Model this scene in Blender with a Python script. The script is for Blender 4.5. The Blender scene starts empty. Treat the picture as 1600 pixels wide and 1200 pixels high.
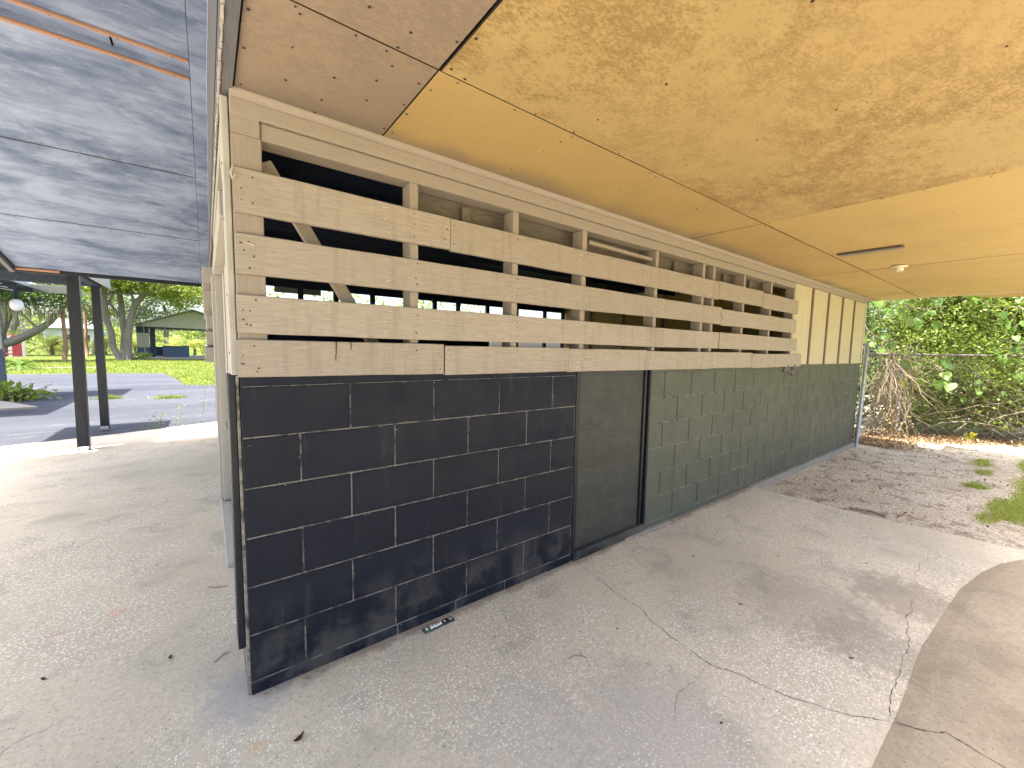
import bpy, bmesh, math, random
import numpy as np
from mathutils import Vector, Matrix
R = math.radians
random.seed(7); rng = np.random.default_rng(7)
scene = bpy.context.scene
COL = scene.collection

# ------------------------------------------------------------------ camera
cam_d = bpy.data.cameras.new('camera'); cam = bpy.data.objects.new('camera', cam_d); COL.objects.link(cam)
yaw, pit, rol = 0.9243, -0.0870, 0.0199
fw = Vector((math.cos(yaw)*math.cos(pit), math.sin(yaw)*math.cos(pit), math.sin(pit)))
rt = Vector((math.sin(yaw), -math.cos(yaw), 0)); up = rt.cross(fw)
r2 = rt*math.cos(rol)+up*math.sin(rol); u2 = -rt*math.sin(rol)+up*math.cos(rol)
mw = Matrix((r2, u2, -fw)).transposed().to_4x4(); mw.translation = Vector((-0.097, -1.855, 1.4372))
cam.matrix_world = mw
cam_d.sensor_width = 36; cam_d.sensor_fit = 'HORIZONTAL'; cam_d.lens = 36*632.405/1600
cam_d.clip_start = 0.02; cam_d.clip_end = 1200
scene.camera = cam

# ------------------------------------------------------------------ sky, sun, exposure
SUN_EL, SUN_AZ = 74.0, 250.0      # azimuth in degrees from +Y clockwise: the sun stands high to the left
world = bpy.data.worlds.new('World'); scene.world = world; world.use_nodes = True
wn = world.node_tree.nodes; wl = world.node_tree.links
bg = wn['Background']; sky = wn.new('ShaderNodeTexSky'); sky.sky_type = 'NISHITA'; sky.sun_disc = False
sky.sun_elevation = R(SUN_EL); sky.sun_rotation = R(SUN_AZ); sky.dust_density = 5.0; sky.air_density = 1.0; sky.ozone_density = 1.0
wl.new(sky.outputs[0], bg.inputs[0]); bg.inputs[1].default_value = 0.13
sl = bpy.data.lights.new('sun', 'SUN'); sun = bpy.data.objects.new('sun', sl); COL.objects.link(sun)
sl.energy = 4.4; sl.angle = R(0.6); sl.color = (1.0, 0.95, 0.87)
az = R(SUN_AZ); el = R(SUN_EL)
sd = Vector((math.sin(az)*math.cos(el), math.cos(az)*math.cos(el), math.sin(el)))
sun.rotation_euler = sd.to_track_quat('Z', 'Y').to_euler()
scene.view_settings.view_transform = 'Standard'; scene.view_settings.look = 'None'
scene.view_settings.exposure = 2.6; scene.view_settings.gamma = 1.0; scene.view_settings.use_curve_mapping = False
scene.render.engine = 'CYCLES'
scene.cycles.max_bounces = 10; scene.cycles.diffuse_bounces = 7; scene.cycles.glossy_bounces = 3
scene.cycles.transparent_max_bounces = 8

# ------------------------------------------------------------------ material helpers
def srgb(r, g, b):
    f = lambda c: (c/255/12.92) if c <= 10 else ((c/255+0.055)/1.055)**2.4
    return (f(r), f(g), f(b), 1)
class NT:
    def __init__(s, name):
        s.m = bpy.data.materials.new(name); s.m.use_nodes = True; s.t = s.m.node_tree
        s.b = s.t.nodes['Principled BSDF']; s.tc = s.t.nodes.new('ShaderNodeTexCoord').outputs['Object']
    def n(s, ty, **kw):
        o = s.t.nodes.new(ty)
        for k, v in kw.items(): setattr(o, k, v)
        return o
    def l(s, a, b): s.t.links.new(a, b)
    def mapv(s, scale=(1,1,1), rot=(0,0,0), loc=(0,0,0)):
        m = s.n('ShaderNodeMapping'); m.inputs['Scale'].default_value = scale
        m.inputs['Rotation'].default_value = rot; m.inputs['Location'].default_value = loc
        s.l(s.tc, m.inputs[0]); return m.outputs[0]
    def noise(s, scale, detail=4, rough=.55, vec=None, dist=0):
        o = s.n('ShaderNodeTexNoise'); o.inputs['Scale'].default_value = scale; o.inputs['Detail'].default_value = detail
        o.inputs['Roughness'].default_value = rough; o.inputs['Distortion'].default_value = dist
        s.l(vec if vec is not None else s.tc, o.inputs['Vector']); return o.outputs['Fac']
    def vor(s, scale, feat='F1', vec=None, out='Distance'):
        o = s.n('ShaderNodeTexVoronoi', feature=feat); o.inputs['Scale'].default_value = scale
        s.l(vec if vec is not None else s.tc, o.inputs['Vector']); return o.outputs[out]
    def ramp(s, f, p0, p1, v0=0, v1=1):
        o = s.n('ShaderNodeMapRange', interpolation_type='SMOOTHSTEP')
        o.inputs[1].default_value = p0; o.inputs[2].default_value = p1; o.inputs[3].default_value = v0; o.inputs[4].default_value = v1
        s.l(f, o.inputs[0]); return o.outputs[0]
    def mix(s, f, a, b, mode='MIX'):
        o = s.n('ShaderNodeMix', data_type='RGBA', blend_type=mode)
        for sock, v in ((o.inputs[0], f), (o.inputs[6], a), (o.inputs[7], b)):
            if isinstance(v, (int, float)): sock.default_value = v
            elif isinstance(v, tuple): sock.default_value = v if len(v) == 4 else v+(1,)
            else: s.l(v, sock)
        return o.outputs[2]
    def math(s, op, a, b=0.0):
        o = s.n('ShaderNodeMath', operation=op)
        for sock, v in ((o.inputs[0], a), (o.inputs[1], b)):
            if isinstance(v, (int, float)): sock.default_value = v
            else: s.l(v, sock)
        return o.outputs[0]
    def fin(s, col, rough=.8, bump=None, bs=.3, bd=.01, spec=.4):
        if isinstance(col, tuple): s.b.inputs['Base Color'].default_value = col
        else: s.l(col, s.b.inputs['Base Color'])
        if isinstance(rough, (int, float)): s.b.inputs['Roughness'].default_value = rough
        else: s.l(rough, s.b.inputs['Roughness'])
        s.b.inputs['Specular IOR Level'].default_value = spec
        if bump is not None:
            o = s.n('ShaderNodeBump'); o.inputs['Strength'].default_value = bs; o.inputs['Distance'].default_value = bd
            s.l(bump, o.inputs['Height']); s.l(o.outputs[0], s.b.inputs['Normal'])
        return s.m
    def spot(s, x, y, r, ir=None):
        d = s.n('ShaderNodeVectorMath', operation='DISTANCE'); s.l(s.mapv((1,1,0)), d.inputs[0]); d.inputs[1].default_value = (x, y, 0)
        nz = s.noise(18, 3); v = s.math('ADD', d.outputs['Value'], s.math('MULTIPLY', s.math('SUBTRACT', nz, .5), r*1.4))
        return s.ramp(v, r*.45, r, 1, 0)
def rnd_island(t):
    return t.n('ShaderNodeNewGeometry').outputs['Random Per Island']

def painted(name, c, var=.12, rough=.6, stretch=(3,3,3), grain=.15, dirt=(.12,.10,.08), dirtamt=.25, spec=.35, drips=0):
    t = NT(name); v = t.mapv(stretch)
    n1 = t.noise(2.2, 5, .6); n2 = t.noise(9, 6, .65, v)
    dk = tuple(x*(1-var*2) for x in c[:3]); lt = tuple(min(1, x*(1+var)) for x in c[:3])
    col = t.mix(t.ramp(n2, .3, .7), dk, lt)
    col = t.mix(t.math('MULTIPLY', t.ramp(n1, .52, .78), dirtamt), col, dirt)
    sp = t.ramp(t.noise(60, 2), .70, .76); col = t.mix(t.math('MULTIPLY', sp, .35), col, dirt)
    rn = t.n('ShaderNodeObjectInfo').outputs['Random']; col = t.mix(t.ramp(rn, 0, 1, 0, .16), col, tuple(x*.45 for x in c[:3]))
    if drips: col = t.mix(t.math('MULTIPLY', t.ramp(t.noise(7, 6, .65, t.mapv((3.4, 3, .35))), .50, .70), drips), col, tuple(x*.42 for x in c[:3]))
    return t.fin(col, rough, n2, grain, .004, spec)
def wood_paint(name, c, axis, **kw):   # grain drawn out along one axis
    st = [26, 26, 26]; st[axis] = 1.3
    return painted(name, c, stretch=tuple(st), **kw)

TAN = (.335, .285, .225, 1)
m_board = wood_paint('tan_painted_board', TAN, 0, var=.10, grain=.3, dirtamt=.35, drips=.28)
m_stud = wood_paint('tan_painted_stud', (.30, .25, .195, 1), 2, var=.08, dirtamt=.35)
m_trim = wood_paint('tan_painted_trim', (.30, .255, .205, 1), 0, var=.05, grain=.1, dirtamt=.12)
m_siding = wood_paint('cream_painted_siding', (.50, .445, .29, 1), 2, var=.05, grain=.12, dirtamt=.15, drips=.25)
m_batten = wood_paint('brown_batten', (.15, .105, .07, 1), 2, var=.12)
m_white = wood_paint('white_painted_wood', (.38, .355, .31, 1), 2, var=.04, grain=.15, dirtamt=.25)
m_nail = NT('rusty_nail').fin((.035, .022, .015, 1), .7)
m_staple = NT('steel_staple').fin((.55, .5, .42, 1), .45)
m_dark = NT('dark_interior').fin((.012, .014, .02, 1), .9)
m_backing = wood_paint('weathered_backing_board', (.15, .125, .095, 1), 0, var=.2, dirtamt=.5)
m_rawwood = wood_paint('raw_pine', (.36, .20, .13, 1), 0, var=.12, grain=.1, dirtamt=.1)
m_ply_in = wood_paint('interior_plywood', (.70, .43, .14, 1), 2, var=.12, dirtamt=.2)
m_blackwood = painted('black_painted_wood', (.010, .012, .018, 1), var=.2, rough=.42, stretch=(8, 8, 1), dirt=(.09, .085, .08), dirtamt=.12, spec=.3)
m_darkblue = painted('dark_blue_paint', (.02, .032, .06, 1), var=.2, rough=.6, dirt=(.1, .1, .1), dirtamt=.1)
m_fascia = wood_paint('grey_weathered_fascia', (.125, .125, .135, 1), 1, var=.10, grain=.4, dirtamt=.2)
m_galv = painted('galvanised_pipe', (.42, .44, .46, 1), var=.15, rough=.45, dirtamt=.2)
m_rust = painted('rusty_wire', (.16, .13, .11, 1), var=.3, rough=.8)
m_galv.node_tree.nodes['Principled BSDF'].inputs['Metallic'].default_value = .6
m_lightmetal = painted('dull_white_metal', (.55, .54, .52, 1), var=.08, rough=.5)
m_greyplastic = painted('grey_lens', (.22, .2, .19, 1), var=.1, rough=.5)
m_porcelain = painted('cream_porcelain', (.68, .6, .42, 1), var=.03, rough=.3)

def block_paint():
    t = NT('charcoal_block_paint')
    n1 = t.noise(1.3, 5, .6); n2 = t.noise(55, 5, .7); n3 = t.noise(6, 6, .6)
    isl = rnd_island(t)
    col = t.mix(t.ramp(n1, .35, .7), (.0035, .0055, .0145), (.007, .009, .018))
    col = t.mix(t.math('MULTIPLY', isl, .35), col, (.011, .011, .012))
    sep = t.n('ShaderNodeSeparateXYZ'); t.l(t.tc, sep.inputs[0])
    # dust splashed up from the floor along the foot of the wall, and pale reflected light painted into the colour past the doorway
    dust = t.math('MULTIPLY', t.ramp(sep.outputs[2], .5, .0), t.ramp(n3, .42, .62))
    col = t.mix(t.math('MULTIPLY', dust, .4), col, (.10, .095, .085))
    grazing_sheen = t.math('MULTIPLY', t.ramp(sep.outputs[0], 1.9, 2.75), t.ramp(n1, .1, .8, .7, 1.0))
    col = t.mix(grazing_sheen, col, (.094, .098, .072))
    streak = t.noise(5, 4, .6, t.mapv((3, 3, .35)))
    col = t.mix(t.math('MULTIPLY', t.ramp(streak, .58, .75), .5), col, (.035, .037, .037))
    scf = t.ramp(t.noise(26, 5, .7, t.mapv((.35, 1, 2.2))), .69, .73)
    col = t.mix(t.math('MULTIPLY', scf, .5), col, (.32, .31, .30))
    return t.fin(col, t.ramp(n3, .3, .7, .42, .62), n2, .7, .004, .22)
m_block = block_paint()
def mortar():
    t = NT('half_painted_mortar'); n = t.noise(11, 5, .7); f = t.noise(60, 3)
    col = t.mix(t.ramp(f, .3, .7), (.13, .115, .095), (.21, .19, .16)); col = t.mix(t.ramp(n, .46, .60, 0, .85), col, (.022, .022, .024))
    return t.fin(col, .9, f, .4, .003)
m_mortar = mortar()
m_mortar_dark = painted('dark_joint', (.012, .013, .012, 1), var=.3, rough=.9, dirtamt=.2)
def ply_door():
    t = NT('dark_stained_plywood')
    w = t.noise(2.6, 9, .68, t.mapv((1.1, 1, 5.5)), 1.6); n = t.noise(2, 5, .6)
    col = t.mix(t.ramp(w, .35, .62), (.024, .024, .020), (.042, .042, .034))
    col = t.mix(t.ramp(n, .4, .7), col, (.028, .027, .025))
    col = t.mix(t.math('MULTIPLY', t.ramp(t.noise(7, 6, .7), .5, .68), .4), col, (.065, .068, .052))
    return t.fin(col, .55, w, .25, .003, .4)
m_plydoor = ply_door()

def ceil_mat(name, base, stain, amt, seed):
    t = NT(name); v = t.mapv((1, 1, 1), (0, 0, 0), (seed*3.1, seed*1.7, 0))
    n1 = t.noise(1.5, 4, .55, v); n2 = t.noise(7, 12, .72, v); n3 = t.noise(30, 10, .75, t.mapv((.5, 1, 1), (0, 0, .6), (seed, 0, 0)))
    n4 = t.noise(95, 6, .8, t.mapv((.6, 1, 1), (0, 0, .5), (seed, 0, 0)))
    fac = t.math('ADD', t.math('MULTIPLY', n1, .45), t.math('MULTIPLY', n2, .34))
    fac = t.math('ADD', fac, t.math('ADD', t.math('MULTIPLY', n3, .30), t.math('MULTIPLY', n4, .52)))
    f = t.math('MULTIPLY', t.ramp(fac, .745, .90), t.ramp(t.noise(.8, 2, .5, t.mapv((1, 1, 1), (0, 0, 0), (seed*2.3+1, 3, 0))), .34, .60, .62, 1))
    lt = tuple(min(1, c*1.06) for c in base); dk = tuple(c*.88 for c in base)
    col = t.mix(t.ramp(n1, .3, .7), dk, lt)
    col = t.mix(t.math('MULTIPLY', f, amt), col, stain)
    sp = t.n('ShaderNodeSeparateXYZ'); t.l(t.tc, sp.inputs[0])   # darker grey-brown band along the wall, ragged edge
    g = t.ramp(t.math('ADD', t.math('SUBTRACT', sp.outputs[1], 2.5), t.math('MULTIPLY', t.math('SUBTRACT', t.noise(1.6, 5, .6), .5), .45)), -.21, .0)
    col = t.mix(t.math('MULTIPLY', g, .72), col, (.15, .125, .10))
    scr = t.ramp(t.noise(14, 5, .7, t.mapv((.35, 1.6, 1), (0, 0, seed))), .70, .73)
    col = t.mix(t.math('MULTIPLY', scr, .22), col, stain)
    return t.fin(col, .55, n3, .06, .003, .35)
CB = (.42, .295, .115)
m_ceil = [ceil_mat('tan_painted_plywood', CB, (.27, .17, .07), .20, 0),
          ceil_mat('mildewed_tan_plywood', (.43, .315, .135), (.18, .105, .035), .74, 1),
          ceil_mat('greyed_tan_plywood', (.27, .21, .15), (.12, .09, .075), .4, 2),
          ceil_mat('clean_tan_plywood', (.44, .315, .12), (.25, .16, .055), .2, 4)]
def porch_ply():
    t = NT('worn_blue_grey_plywood')
    v = t.mapv((.8, 1.6, 1)); n1 = t.noise(1.7, 6, .6, v, .6); n2 = t.noise(8, 8, .7, v); n3 = t.noise(45, 6, .7, t.mapv((.4, 2, 1)))
    f = t.math('ADD', t.math('MULTIPLY', n1, .7), t.math('MULTIPLY', n2, .3))
    col = t.mix(t.ramp(f, .32, .66), (.055, .085, .165), (.215, .265, .385))
    col = t.mix(t.math('MULTIPLY', t.ramp(n2, .5, .7), .35), col, (.27, .30, .39))
    col = t.mix(t.math('MULTIPLY', t.ramp(n3, .62, .72), .45), col, (.07, .08, .10))
    return t.fin(col, .6, n3, .15, .003, .35)
m_porch = porch_ply()


def slab_mat(name, base, dark, warm, fleck=1.0):
    t = NT(name)
    big = t.noise(.8, 5, .6); med = t.noise(3.2, 6, .65, None, .5); fine = t.noise(45, 6, .75)
    col = t.mix(t.ramp(big, .35, .68), dark, base)
    col = t.mix(t.math('MULTIPLY', t.ramp(med, .48, .72), .55), col, warm)
    col = t.mix(t.math('MULTIPLY', t.ramp(med, .50, .30), .5), col, tuple(c*.55 for c in dark))
    col = t.mix(t.ramp(fine, .25, .75, 0, .6), col, tuple(c*.62 for c in dark)); col = t.mix(t.ramp(t.noise(160, 3, .8), .54, .66, 0, .45), col, tuple(c*.45 for c in dark))
    wn_ = t.n('ShaderNodeTexNoise'); wn_.inputs['Scale'].default_value = 130; wn_.inputs['Detail'].default_value = 2; t.l(t.tc, wn_.inputs['Vector'])
    wa = t.n('ShaderNodeVectorMath', operation='SCALE'); t.l(wn_.outputs['Color'], wa.inputs[0]); wa.inputs['Scale'].default_value = .011
    wb = t.n('ShaderNodeVectorMath', operation='ADD'); t.l(t.tc, wb.inputs[0]); t.l(wa.outputs[0], wb.inputs[1]); wv = wb.outputs[0]
    vd = t.vor(98, vec=wv); vc = t.n('ShaderNodeTexVoronoi'); vc.inputs['Scale'].default_value = 98; t.l(wv, vc.inputs['Vector'])
    sp = t.n('ShaderNodeSeparateColor'); t.l(vc.outputs['Color'], sp.inputs[0])
    sel = t.math('MULTIPLY', t.ramp(vd, .50, .30), t.ramp(sp.outputs[0], .30, .75))
    zone = t.ramp(t.noise(1.1, 5, .65, t.mapv((1, 1, 1), (0, 0, 0), (4, 2, 0))), .40, .58, .10, 1)
    sel = t.math('MULTIPLY', t.math('MULTIPLY', sel, zone), fleck*.85)
    col = t.mix(sel, col, (.84, .79, .69))
    pit_ = t.math('MULTIPLY', t.ramp(vd, .40, .28), t.ramp(sp.outputs[1], .90, .95))
    col = t.mix(t.math('MULTIPLY', pit_, .55), col, (.07, .065, .06))
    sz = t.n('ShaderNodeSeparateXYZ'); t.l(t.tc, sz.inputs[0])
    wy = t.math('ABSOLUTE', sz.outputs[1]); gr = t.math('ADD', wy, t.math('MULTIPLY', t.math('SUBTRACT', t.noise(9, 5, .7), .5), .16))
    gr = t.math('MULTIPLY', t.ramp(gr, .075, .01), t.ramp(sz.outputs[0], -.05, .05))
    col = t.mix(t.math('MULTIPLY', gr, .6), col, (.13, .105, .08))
    for x, y, r, c, a in t_spots: col = t.mix(t.math('MULTIPLY', t.spot(x, y, r), a), col, c)
    h = t.math('ADD', t.math('MULTIPLY', fine, .5), t.math('MULTIPLY', sel, .5))
    return t.fin(col, .85, h, .45, .006, .3)
t_spots = [(-.53, 1.0, .05, (.55, .2, .17), .35), (-.75, .95, .04, (.55, .3, .25), .2), (-.01, -.26, .035, (.55, .33, .12), .4),
           (-.15, -.2, .03, (.5, .36, .2), .25), (0.0, .03, .22, (.27, .27, .28), .5), (2.6, -1.1, .45, (.26, .22, .17), .4), (3.2, -1.45, .35, (.20, .16, .12), .5), (2.5, -1.42, .3, (.22, .18, .14), .45),
           (1.2, -1.1, .40, (.34, .32, .29), .45), (.85, -.75, .3, (.33, .31, .28), .3)]
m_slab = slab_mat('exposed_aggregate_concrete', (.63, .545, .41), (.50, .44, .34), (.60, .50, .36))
t_spots = [(2.6, -1.72, .10, (.22, .18, .13), .4), (3.9, -2.0, .12, (.13, .08, .05), .6), (3.3, -2.15, .16, (.16, .12, .09), .5), (4.2, -2.1, .08, (.1, .07, .05), .6), (2.9, -1.95, .1, (.2, .14, .1), .4)]
m_slab2 = slab_mat('smooth_beige_concrete', (.40, .335, .24), (.31, .255, .18), (.34, .275, .185), .12)
t_spots = []
m_footing = painted('pale_footing', (.27, .24, .20, 1), var=.2, rough=.9, stretch=(8, 8, 8), dirtamt=.4)
m_crack = NT('dirt_filled_crack').fin((.07, .058, .045, 1), .95)
def dirt_mat():
    t = NT('sandy_dirt'); big = t.noise(.9, 5, .6); med = t.noise(6, 8, .7); fine = t.noise(38, 8, .8)
    col = t.mix(t.ramp(big, .3, .7), (.58, .49, .38), (.74, .65, .52))
    col = t.mix(t.ramp(med, .5, .62, 0, .75), col, (.30, .235, .17))
    col = t.mix(t.ramp(fine, .47, .60, 0, .8), col, (.17, .125, .085))
    col = t.mix(t.ramp(t.vor(22), .16, .06, 0, .5), col, (.55, .48, .38))
    return t.fin(col, .95, t.math('ADD', med, fine), .8, .03, .1)
m_dirt = dirt_mat()
def asphalt_mat():
    t = NT('old_asphalt'); big = t.noise(.35, 5, .6, t.mapv((.4, 1.6, 1))); med = t.noise(3, 6, .7, t.mapv((.5, 1.5, 1))); fine = t.noise(70, 4, .8)
    col = t.mix(t.ramp(big, .3, .7), (.022, .025, .034), (.042, .046, .058))
    col = t.mix(t.ramp(med, .58, .68, 0, .6), col, (.11, .105, .10))
    col = t.mix(t.ramp(fine, .4, .7, 0, .45), col, (.085, .087, .095))
    return t.fin(col, .9, fine, .4, .01, .2)
m_asphalt = asphalt_mat()
def lawn_mat():
    t = NT('lawn'); big = t.noise(.5, 5, .6); med = t.noise(3, 6, .7, t.mapv((.6, 1.4, 1))); fine = t.noise(30, 5, .8)
    col = t.mix(t.ramp(big, .3, .7), (.050, .080, .010), (.085, .11, .018))
    col = t.mix(t.ramp(med, .5, .66, 0, .7), col, (.15, .14, .045))
    col = t.mix(t.ramp(fine, .45, .65, 0, .6), col, (.03, .05, .008))
    return t.fin(col, .9, fine, .7, .03, .1)
m_lawn = lawn_mat()
def leaf_mat(name, c1, c2, c3=None, tr=.45):
    t = NT(name); f = rnd_island(t); n = t.noise(.7, 3)
    col = t.mix(f, c1, c2)
    if c3: col = t.mix(t.ramp(n, .45, .65, 0, .7), col, c3)
    t.fin(col, .5, None, spec=.35)
    tl = t.n('ShaderNodeBsdfTranslucent'); t.l(t.mix(.4, col, (.3, .4, .03)), tl.inputs[0])
    mx = t.n('ShaderNodeMixShader'); mx.inputs[0].default_value = tr
    t.l(t.b.outputs[0], mx.inputs[1]); t.l(tl.outputs[0], mx.inputs[2])
    t.l(mx.outputs[0], t.t.nodes['Material Output'].inputs[0]); return t.m
m_leaf_bright = leaf_mat('bright_leaves', (.10, .155, .02), (.20, .25, .04), (.24, .25, .05))
m_leaf_mid = leaf_mat('mid_leaves', (.085, .135, .025), (.22, .27, .06), (.18, .22, .07))
m_leaf_dark = leaf_mat('dark_leaves', (.025, .055, .025), (.055, .095, .035), (.045, .08, .05), .3)
m_leaf_vine = leaf_mat('heart_vine_leaves', (.06, .13, .02), (.13, .23, .03))
m_leaf_yellow = leaf_mat('yellowed_leaves', (.5, .48, .03), (.6, .52, .06))
m_frond = leaf_mat('palm_frond', (.16, .20, .035), (.30, .30, .08), (.34, .26, .10))
m_sago = leaf_mat('sago_frond', (.06, .13, .02), (.12, .20, .03))
m_grass = leaf_mat('grass_blades', (.08, .12, .012), (.14, .17, .025), (.17, .16, .04))
m_moss = leaf_mat('hanging_moss', (.26, .25, .17), (.36, .33, .24))
m_deadleaf = leaf_mat('dead_leaves', (.20, .115, .055), (.42, .29, .17), (.30, .21, .13), .1)
m_bark = painted('pale_bark', (.20, .175, .15, 1), var=.3, rough=.95, stretch=(5, 5, 1.5), grain=.8, dirtamt=.5, dirt=(.08, .065, .05))
m_twig = painted('dry_twig', (.24, .19, .14, 1), var=.3, rough=.9, stretch=(9, 9, 9))
m_red = painted('red_paint', (.22, .012, .02, 1), var=.15, rough=.5)
m_cream_far = painted('cream_block_paint', (.33, .31, .25, 1), var=.05, rough=.8)
m_blue_far = painted('slate_blue_paint', (.045, .07, .11, 1), var=.12, rough=.7)
m_roofing = painted('grey_roofing', (.20, .20, .20, 1), var=.15, rough=.9)
m_white_far = painted('white_house_paint', (.42, .43, .44, 1), var=.03)
m_winglass = NT('window_glass').fin((.03, .04, .05, 1), .1, spec=.6)
m_wrap = NT('black_foil_wrapper').fin((.012, .016, .015, 1), .28, spec=.6)
m_wraplabel = NT('white_label').fin((.62, .64, .62, 1), .5)
m_wrapgreen = NT('green_foil').fin((.03, .075, .04, 1), .35)

# ------------------------------------------------------------------ geometry helpers
class B:
    def __init__(s): s.bm = bmesh.new()
    def box(s, x0, x1, y0, y1, z0, z1, bev=0, mi=0, rot=None, jit=0):
        q = bmesh.ops.create_cube(s.bm, size=1)['verts']
        c = Vector(((x0+x1)/2, (y0+y1)/2, (z0+z1)/2))
        for v in q:
            v.co = Vector((v.co.x*(x1-x0), v.co.y*(y1-y0), v.co.z*(z1-z0)))
            if jit: v.co += Vector([random.uniform(-jit, jit) for _ in range(3)])
            if rot is not None: v.co = rot @ v.co
            v.co += c
        fs = {f for v in q for f in v.link_faces}
        for f in fs: f.material_index = mi
        if bev:
            es = list({e for v in q for e in v.link_edges})
            r = bmesh.ops.bevel(s.bm, geom=es, offset=bev, segments=1, affect='EDGES')
            for f in r['faces']: f.material_index = mi
        return s
    def poly(s, pts, mi=0):
        f = s.bm.faces.new([s.bm.verts.new(p) for p in pts]); f.material_index = mi; return f
    def prism(s, pts, d, mi=0):   # closed outline pushed along d
        d = Vector(d); a = [s.bm.verts.new(p) for p in pts]; b = [s.bm.verts.new(Vector(p)+d) for p in pts]; n = len(pts)
        fs = [s.bm.faces.new(a), s.bm.faces.new(b[::-1])]+[s.bm.faces.new((a[i], b[i], b[(i+1) % n], a[(i+1) % n])) for i in range(n)]
        for f in fs: f.material_index = mi
        bmesh.ops.recalc_face_normals(s.bm, faces=fs); return s
    def tube(s, pts, rad, n=8, mi=0, cap=True):
        pts = [Vector(p) for p in pts]; rings = []
        if isinstance(rad, (int, float)): rad = [rad]*len(pts)
        ref = Vector((.31, .17, .93))
        for i, p in enumerate(pts):
            t = (pts[min(i+1, len(pts)-1)]-pts[max(i-1, 0)]).normalized()
            if abs(t.dot(ref)) > .95: ref = Vector((.9, .3, .1))
            a = t.cross(ref).normalized(); b = t.cross(a)
            rings.append([s.bm.verts.new(p+(a*math.cos(2*math.pi*k/n)+b*math.sin(2*math.pi*k/n))*rad[i]) for k in range(n)])
        for i in range(len(rings)-1):
            for k in range(n):
                f = s.bm.faces.new((rings[i][k], rings[i][(k+1) % n], rings[i+1][(k+1) % n], rings[i+1][k])); f.material_index = mi; f.smooth = n > 5
        if cap and n > 2:
            for r_ in (rings[0], rings[-1][::-1]):
                s.bm.faces.new(r_).material_index = mi
        return s
    def disc(s, c, n, r, h=.0015, mi=0, k=6):
        n = Vector(n).normalized(); a = n.orthogonal().normalized(); b = n.cross(a); c = Vector(c)
        s.prism([c+(a*math.cos(i*2*math.pi/k)+b*math.sin(i*2*math.pi/k))*r for i in range(k)], n*h, mi); return s
    def lathe(s, c, prof, n=16, mi=0):
        c = Vector(c); rings = [[s.bm.verts.new(c+Vector((r*math.cos(2*math.pi*k/n), r*math.sin(2*math.pi*k/n), z))) for k in range(n)] for r, z in prof]
        for i in range(len(rings)-1):
            for k in range(n):
                f = s.bm.faces.new((rings[i][k], rings[i][(k+1) % n], rings[i+1][(k+1) % n], rings[i+1][k])); f.smooth = True; f.material_index = mi
        return s
    def build(s, name, mats, parent=None, smooth=False):
        me = bpy.data.meshes.new(name)
        if parent is not None:
            off = Vector(parent.matrix_parent_world) if False else root_off(parent)
            bmesh.ops.translate(s.bm, verts=s.bm.verts, vec=-off)
        s.bm.to_mesh(me); s.bm.free()
        for m in (mats if isinstance(mats, (list, tuple)) else [mats]): me.materials.append(m)
        o = bpy.data.objects.new(name, me); COL.objects.link(o)
        if parent is not None: o.parent = parent
        return o
def root_off(p):
    v = Vector((0, 0, 0))
    while p is not None: v += p.location; p = p.parent
    return v
def tag(o, label=None, cat=None, group=None, kind=None):
    if label: o['label'] = label
    if cat: o['category'] = cat
    if group: o['group'] = group
    if kind: o['kind'] = kind
    return o
def thing(name, label, cat, loc=(0, 0, 0), group=None):
    o = bpy.data.objects.new(name, None); o.empty_display_size = .2; COL.objects.link(o); o.location = loc
    return tag(o, label, cat, group)
def struct(name, b, mats):
    return tag(b.build(name, mats), kind='structure')
def origin_to(o, p):      # move a one-mesh thing's origin to its base
    p = Vector(p); o.data.transform(Matrix.Translation(-p)); o.location = p; return o
def copy_thing(o, loc, rotz, label=None):
    c = o.copy(); COL.objects.link(c); c.location = loc; c.rotation_euler = (0, 0, rotz)
    if label: c['label'] = label
    for ch in o.children:
        d = ch.copy(); COL.objects.link(d); d.parent = c
        for g in ch.children:
            e = g.copy(); COL.objects.link(e); e.parent = d
    return c
def np_mesh(name, V, F, mat, parent=None, label=None):   # V (n,3) world, F (m,k)
    V = np.asarray(V, dtype=np.float32)
    if parent is not None: V = V-np.array(root_off(parent), dtype=np.float32)
    me = bpy.data.meshes.new(name); k = F.shape[1]
    me.vertices.add(len(V)); me.vertices.foreach_set('co', V.ravel())
    me.loops.add(F.size); me.loops.foreach_set('vertex_index', F.ravel().astype(np.int32))
    me.polygons.add(len(F)); me.polygons.foreach_set('loop_start', (np.arange(len(F))*k).astype(np.int32))
    me.polygons.foreach_set('loop_total', np.full(len(F), k, np.int32)); me.update(calc_edges=True); me.validate()
    me.materials.append(mat); o = bpy.data.objects.new(name, me); COL.objects.link(o)
    if parent is not None: o.parent = parent
    return o
def unit(v): return v/np.maximum(np.linalg.norm(v, axis=-1, keepdims=True), 1e-9)
def leaf_geo(P, L, W, droop=0.0, upb=.3, fold=.15):
    """pointed two-quad leaves at points P"""
    n = len(P); L = np.broadcast_to(L, (n,))[:, None]*rng.uniform(.6, 1.3, (n, 1)); W = L*W
    d = unit(rng.normal(size=(n, 3))+np.array([0, 0, -droop])); nr = unit(rng.normal(size=(n, 3))+np.array([0, 0, upb*3]))
    s = unit(np.cross(d, nr)); nn = np.cross(s, d)
    a = P; c = P+d*L; m = P+d*L*.45; e1 = m+s*W*.5+nn*W*fold; e2 = m-s*W*.5+nn*W*fold
    V = np.stack([a, e1, c, e2], 1).reshape(-1, 3); i = np.arange(n)[:, None]*4
    return V, np.concatenate([i, i+1, i+2, i+3], 1)
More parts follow.
